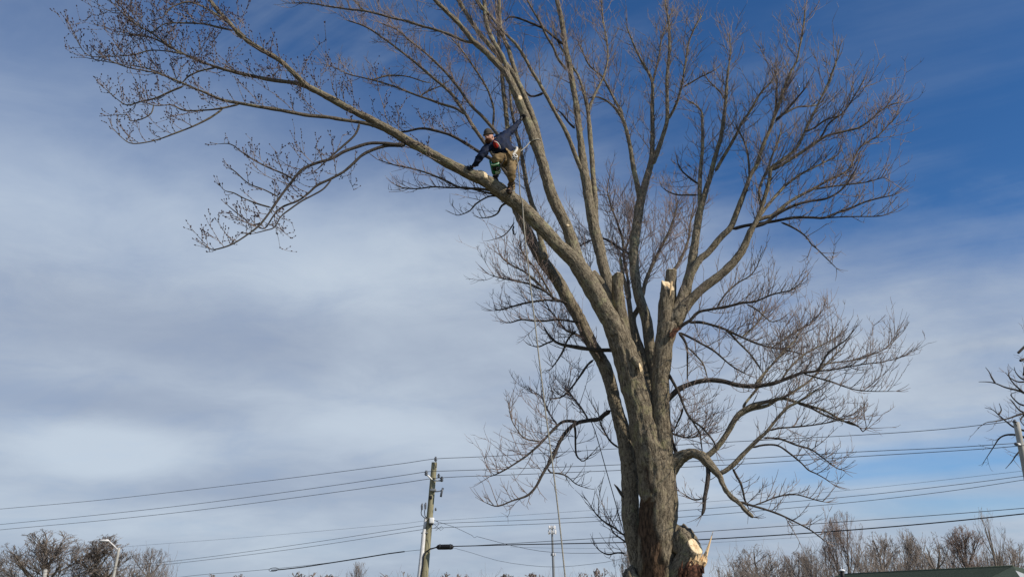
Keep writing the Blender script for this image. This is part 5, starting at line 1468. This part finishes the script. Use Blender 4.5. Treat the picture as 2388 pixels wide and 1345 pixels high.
pad = shell(0.12, 0.88, .086, .074, -2.4, 2.4, .016, 'shin_pad', 'green', person)
shell(0.30, 0.54, .103, .099, -0.55, 0.75, .006, 'black_panel', 'black', pad)
shell(0.60, 0.80, .097, .093, -0.9, 0.35, .007, 'pale_patch', 'mint', pad)
shell(0.14, 0.21, .104, .103, -0.7, 0.9, .006, 'pale_stripe', 'mint', pad)

# harness: belt, leg loops, metal bits
bc = J(1189, 359, -0.05); bax = (spn - pel).normalized(); bu = bax.orthogonal().normalized(); bw = bax.cross(bu)
belt = MB().tube([bc + (bu * math.cos(t) + bw * math.sin(t)) * 0.178 for t in np.linspace(0, 2 * math.pi, 33)], [.026] * 33, 8).build('harness', M['web'], person)
for h, kn in ((hA, kA), (hB, kB)):
    c = h.lerp(kn, .25); ax_ = (kn - h).normalized(); u_ = ax_.orthogonal().normalized(); w_ = ax_.cross(u_)
    MB().tube([c + (u_ * math.cos(t) + w_ * math.sin(t)) * 0.108 for t in np.linspace(0, 2 * math.pi, 21)], [.016] * 21, 6).build('leg_loop', M['darkkhaki'], belt)


def ring_at(name, c, r, th, mat, parent, axis=Vector((0.3, -1, 0.2))):
    a = axis.normalized(); u_ = a.orthogonal().normalized(); w_ = a.cross(u_)
    return MB().tube([c + u_ * math.cos(t) * r + w_ * math.sin(t) * r * 1.5 for t in np.linspace(0, 2 * math.pi, 17)], [th] * 17, 6).build(name, M[mat], parent)


ring_at('carabiner', J(1202, 363, -0.22), 0.03, 0.010, 'white', belt)
ring_at('carabiner', J(1198, 369, -0.25), 0.025, 0.009, 'steel', belt)
ring_at('carabiner', J(1163, 396, -0.30), 0.035, 0.007, 'black', belt)
MB().tube([J(1180, 366, -0.2), J(1170, 382, -0.3), J(1164, 391, -0.30)], [.006] * 3, 5).build('gear_cord', M['black'], belt)
MB().box(J(1206, 362, -0.02), (0.09, 0.08, 0.10), bev=0.02).build('pouch', M['black'], belt)


# gloved hands: palm, four unequal curled fingers, thumb
def glove(wr, palm_dir, grip_c, grip_axis, grip_r, side):
    """fingers close round a limb whose middle is grip_c, axis grip_axis, radius grip_r"""
    pd = palm_dir.normalized()
    away = (wr - grip_c); away -= grip_axis * away.dot(grip_axis); away.normalize()
    tang = grip_axis.cross(away).normalized() * side
    surf = grip_c + away * (grip_r + 0.02)
    palm = surf
    js = [(wr, .030), (wr.lerp(palm, .55), .036), (palm, .034)]
    ed = [(0, 1), (1, 2)]
    o = skin_mesh('glove', js, ed, 'black', person, root=1)
    mbf = MB()
    for i, (off, ln) in enumerate(((-.030, .85), (-.010, 1.0), (.010, .95), (.030, .78))):
        P_ = []
        for k in range(6):
            ph = ln * k / 5 * (0.105 / (grip_r + 0.012)) * 1.0
            rr = grip_r + 0.014
            P_.append(grip_c + grip_axis * off + (away * math.cos(ph) + tang * math.sin(ph)) * rr)
        MB().tube(P_, [.0115, .0115, .011, .0105, .010, .008], 7, cap0=True).build('finger', M['black'], o)
    P_ = [palm + grip_axis * .032]
    for k in range(1, 5):
        ph = -0.085 / (grip_r + 0.012) * k / 4
        P_.append(grip_c + grip_axis * (.040 + .008 * k) + (away * math.cos(ph) + tang * math.sin(ph)) * (grip_r + 0.014))
    MB().tube(P_, [.013, .013, .012, .011, .009], 7, cap0=True).build('thumb', M['black'], o)
    return o


def near_axis(bid, p):
    path = BR[bid]['path']
    i = int(np.argmin(np.linalg.norm(path[:, :3] - np.array(p), axis=1)))
    i = max(1, min(len(path) - 2, i))
    t = Vector(path[i + 1][:3]) - Vector(path[i - 1][:3])
    return Vector(path[i][:3]), t.normalized(), path[i][3]


c_, a_, r_ = near_axis('L2', at(1225, 276, Y0 + D2))
glove(wA, c_ - wA, c_, a_, r_, 1)
c_, a_, r_ = near_axis('L1', J(1094, 404, 0))
glove(wB, c_ - wB, c_, a_, r_, -1)

# ------------------------------------------------------------------ ropes
cp = near_axis('L1', J(1216, 482, 0))
front = cp[0] + Vector((0, -cp[2] - 0.02, 0.02))
ptsr = [J(1203, 362, -0.18), J(1208, 385, -0.22), J(1211, 420, -0.2), J(1213, 455, -0.2), front,
        at(1221, 515, front.y), at(1226, 570, front.y), at(1236, 660, front.y - .02), at(1246, 740, front.y - .05), at(1257, 835, front.y - .1), at(1269, 935, front.y - .15),
        at(1280, 1020, front.y - .2), at(1292, 1110, front.y - .25), at(1305, 1220, front.y - .3), at(1318, 1345, front.y - .35)]
e = ptsr[-1].copy(); d_ = (ptsr[-1] - ptsr[-2]).normalized(); e = e + d_ * (e.z / max(0.2, -d_.z)); e.z = 0.02
ptsr.append(e)
rp = smooth_path([tuple(p) + (0.0125,) for p in ptsr], 0.12)
tag(MB().tube([q_[:3] for q_ in rp], [0.0125] * len(rp), 7).build('climbing_rope', M['rope']), 'long climbing rope hanging from the climber down past the left stem', 'rope')
pl = [at(1371, 975, Y0 + 0.6), at(1380, 985, Y0 + 0.5), at(1393, 1022, Y0 + 0.45), at(1412, 1090, Y0 + 0.42), at(1432, 1160, Y0 + 0.42), at(1450, 1225, Y0 + 0.42), at(1475, 1310, Y0 + 0.5), at(1486, 1345, Y0 + 0.6)]
pl.append(Vector((pl[-1].x + 0.05, pl[-1].y + 0.1, 0.02)))
rp = smooth_path([tuple(p) + (0.009,) for p in pl], 0.2)
tag(MB().tube([q_[:3] for q_ in rp], [0.009] * len(rp), 6).build('pull_rope', M['darkrope']), 'thin second rope slanting down just left of the trunk', 'rope')
c2, a2, r2 = near_axis('L2', at(1247, 330, Y0 + D2))
u_ = a2.orthogonal().normalized(); w_ = a2.cross(u_)
rg = [c2 + (u_ * math.cos(t) + w_ * math.sin(t)) * (r2 + 0.012) for t in np.linspace(0, 2 * math.pi, 25)]
ln_ = MB().tube(rg, [.011] * 25, 6)
ln_.tube([J(1204, 361, -0.15), J(1215, 352, -0.1), J(1228, 341, -0.05), c2 + Vector((-r2 - 0.005, -0.05, -0.01))], [.011] * 4, 6)
tag(ln_.build('lanyard', M['rope']), 'short grey lanyard from the climber\'s belt looped round the next limb', 'lanyard')
hk = empty('hanging_clip', at(1198, 522, Y0 + 0.2), 'small dark clip dangling left of the stem under the climber', 'clip')
MB().tube([at(1199, 505, Y0 + 0.35), at(1197, 522, Y0 + 0.2), at(1198, 530, Y0 + 0.2)], [.006] * 3, 5).build('cord', M['rope'], hk)
MB().tube([at(x, y, Y0 + .2) for x, y in ((1198, 528), (1196, 536), (1198, 546), (1201, 548), (1203, 545))], [.016, .018, .014, .010, .006], 7).build('hook', M['black'], hk)
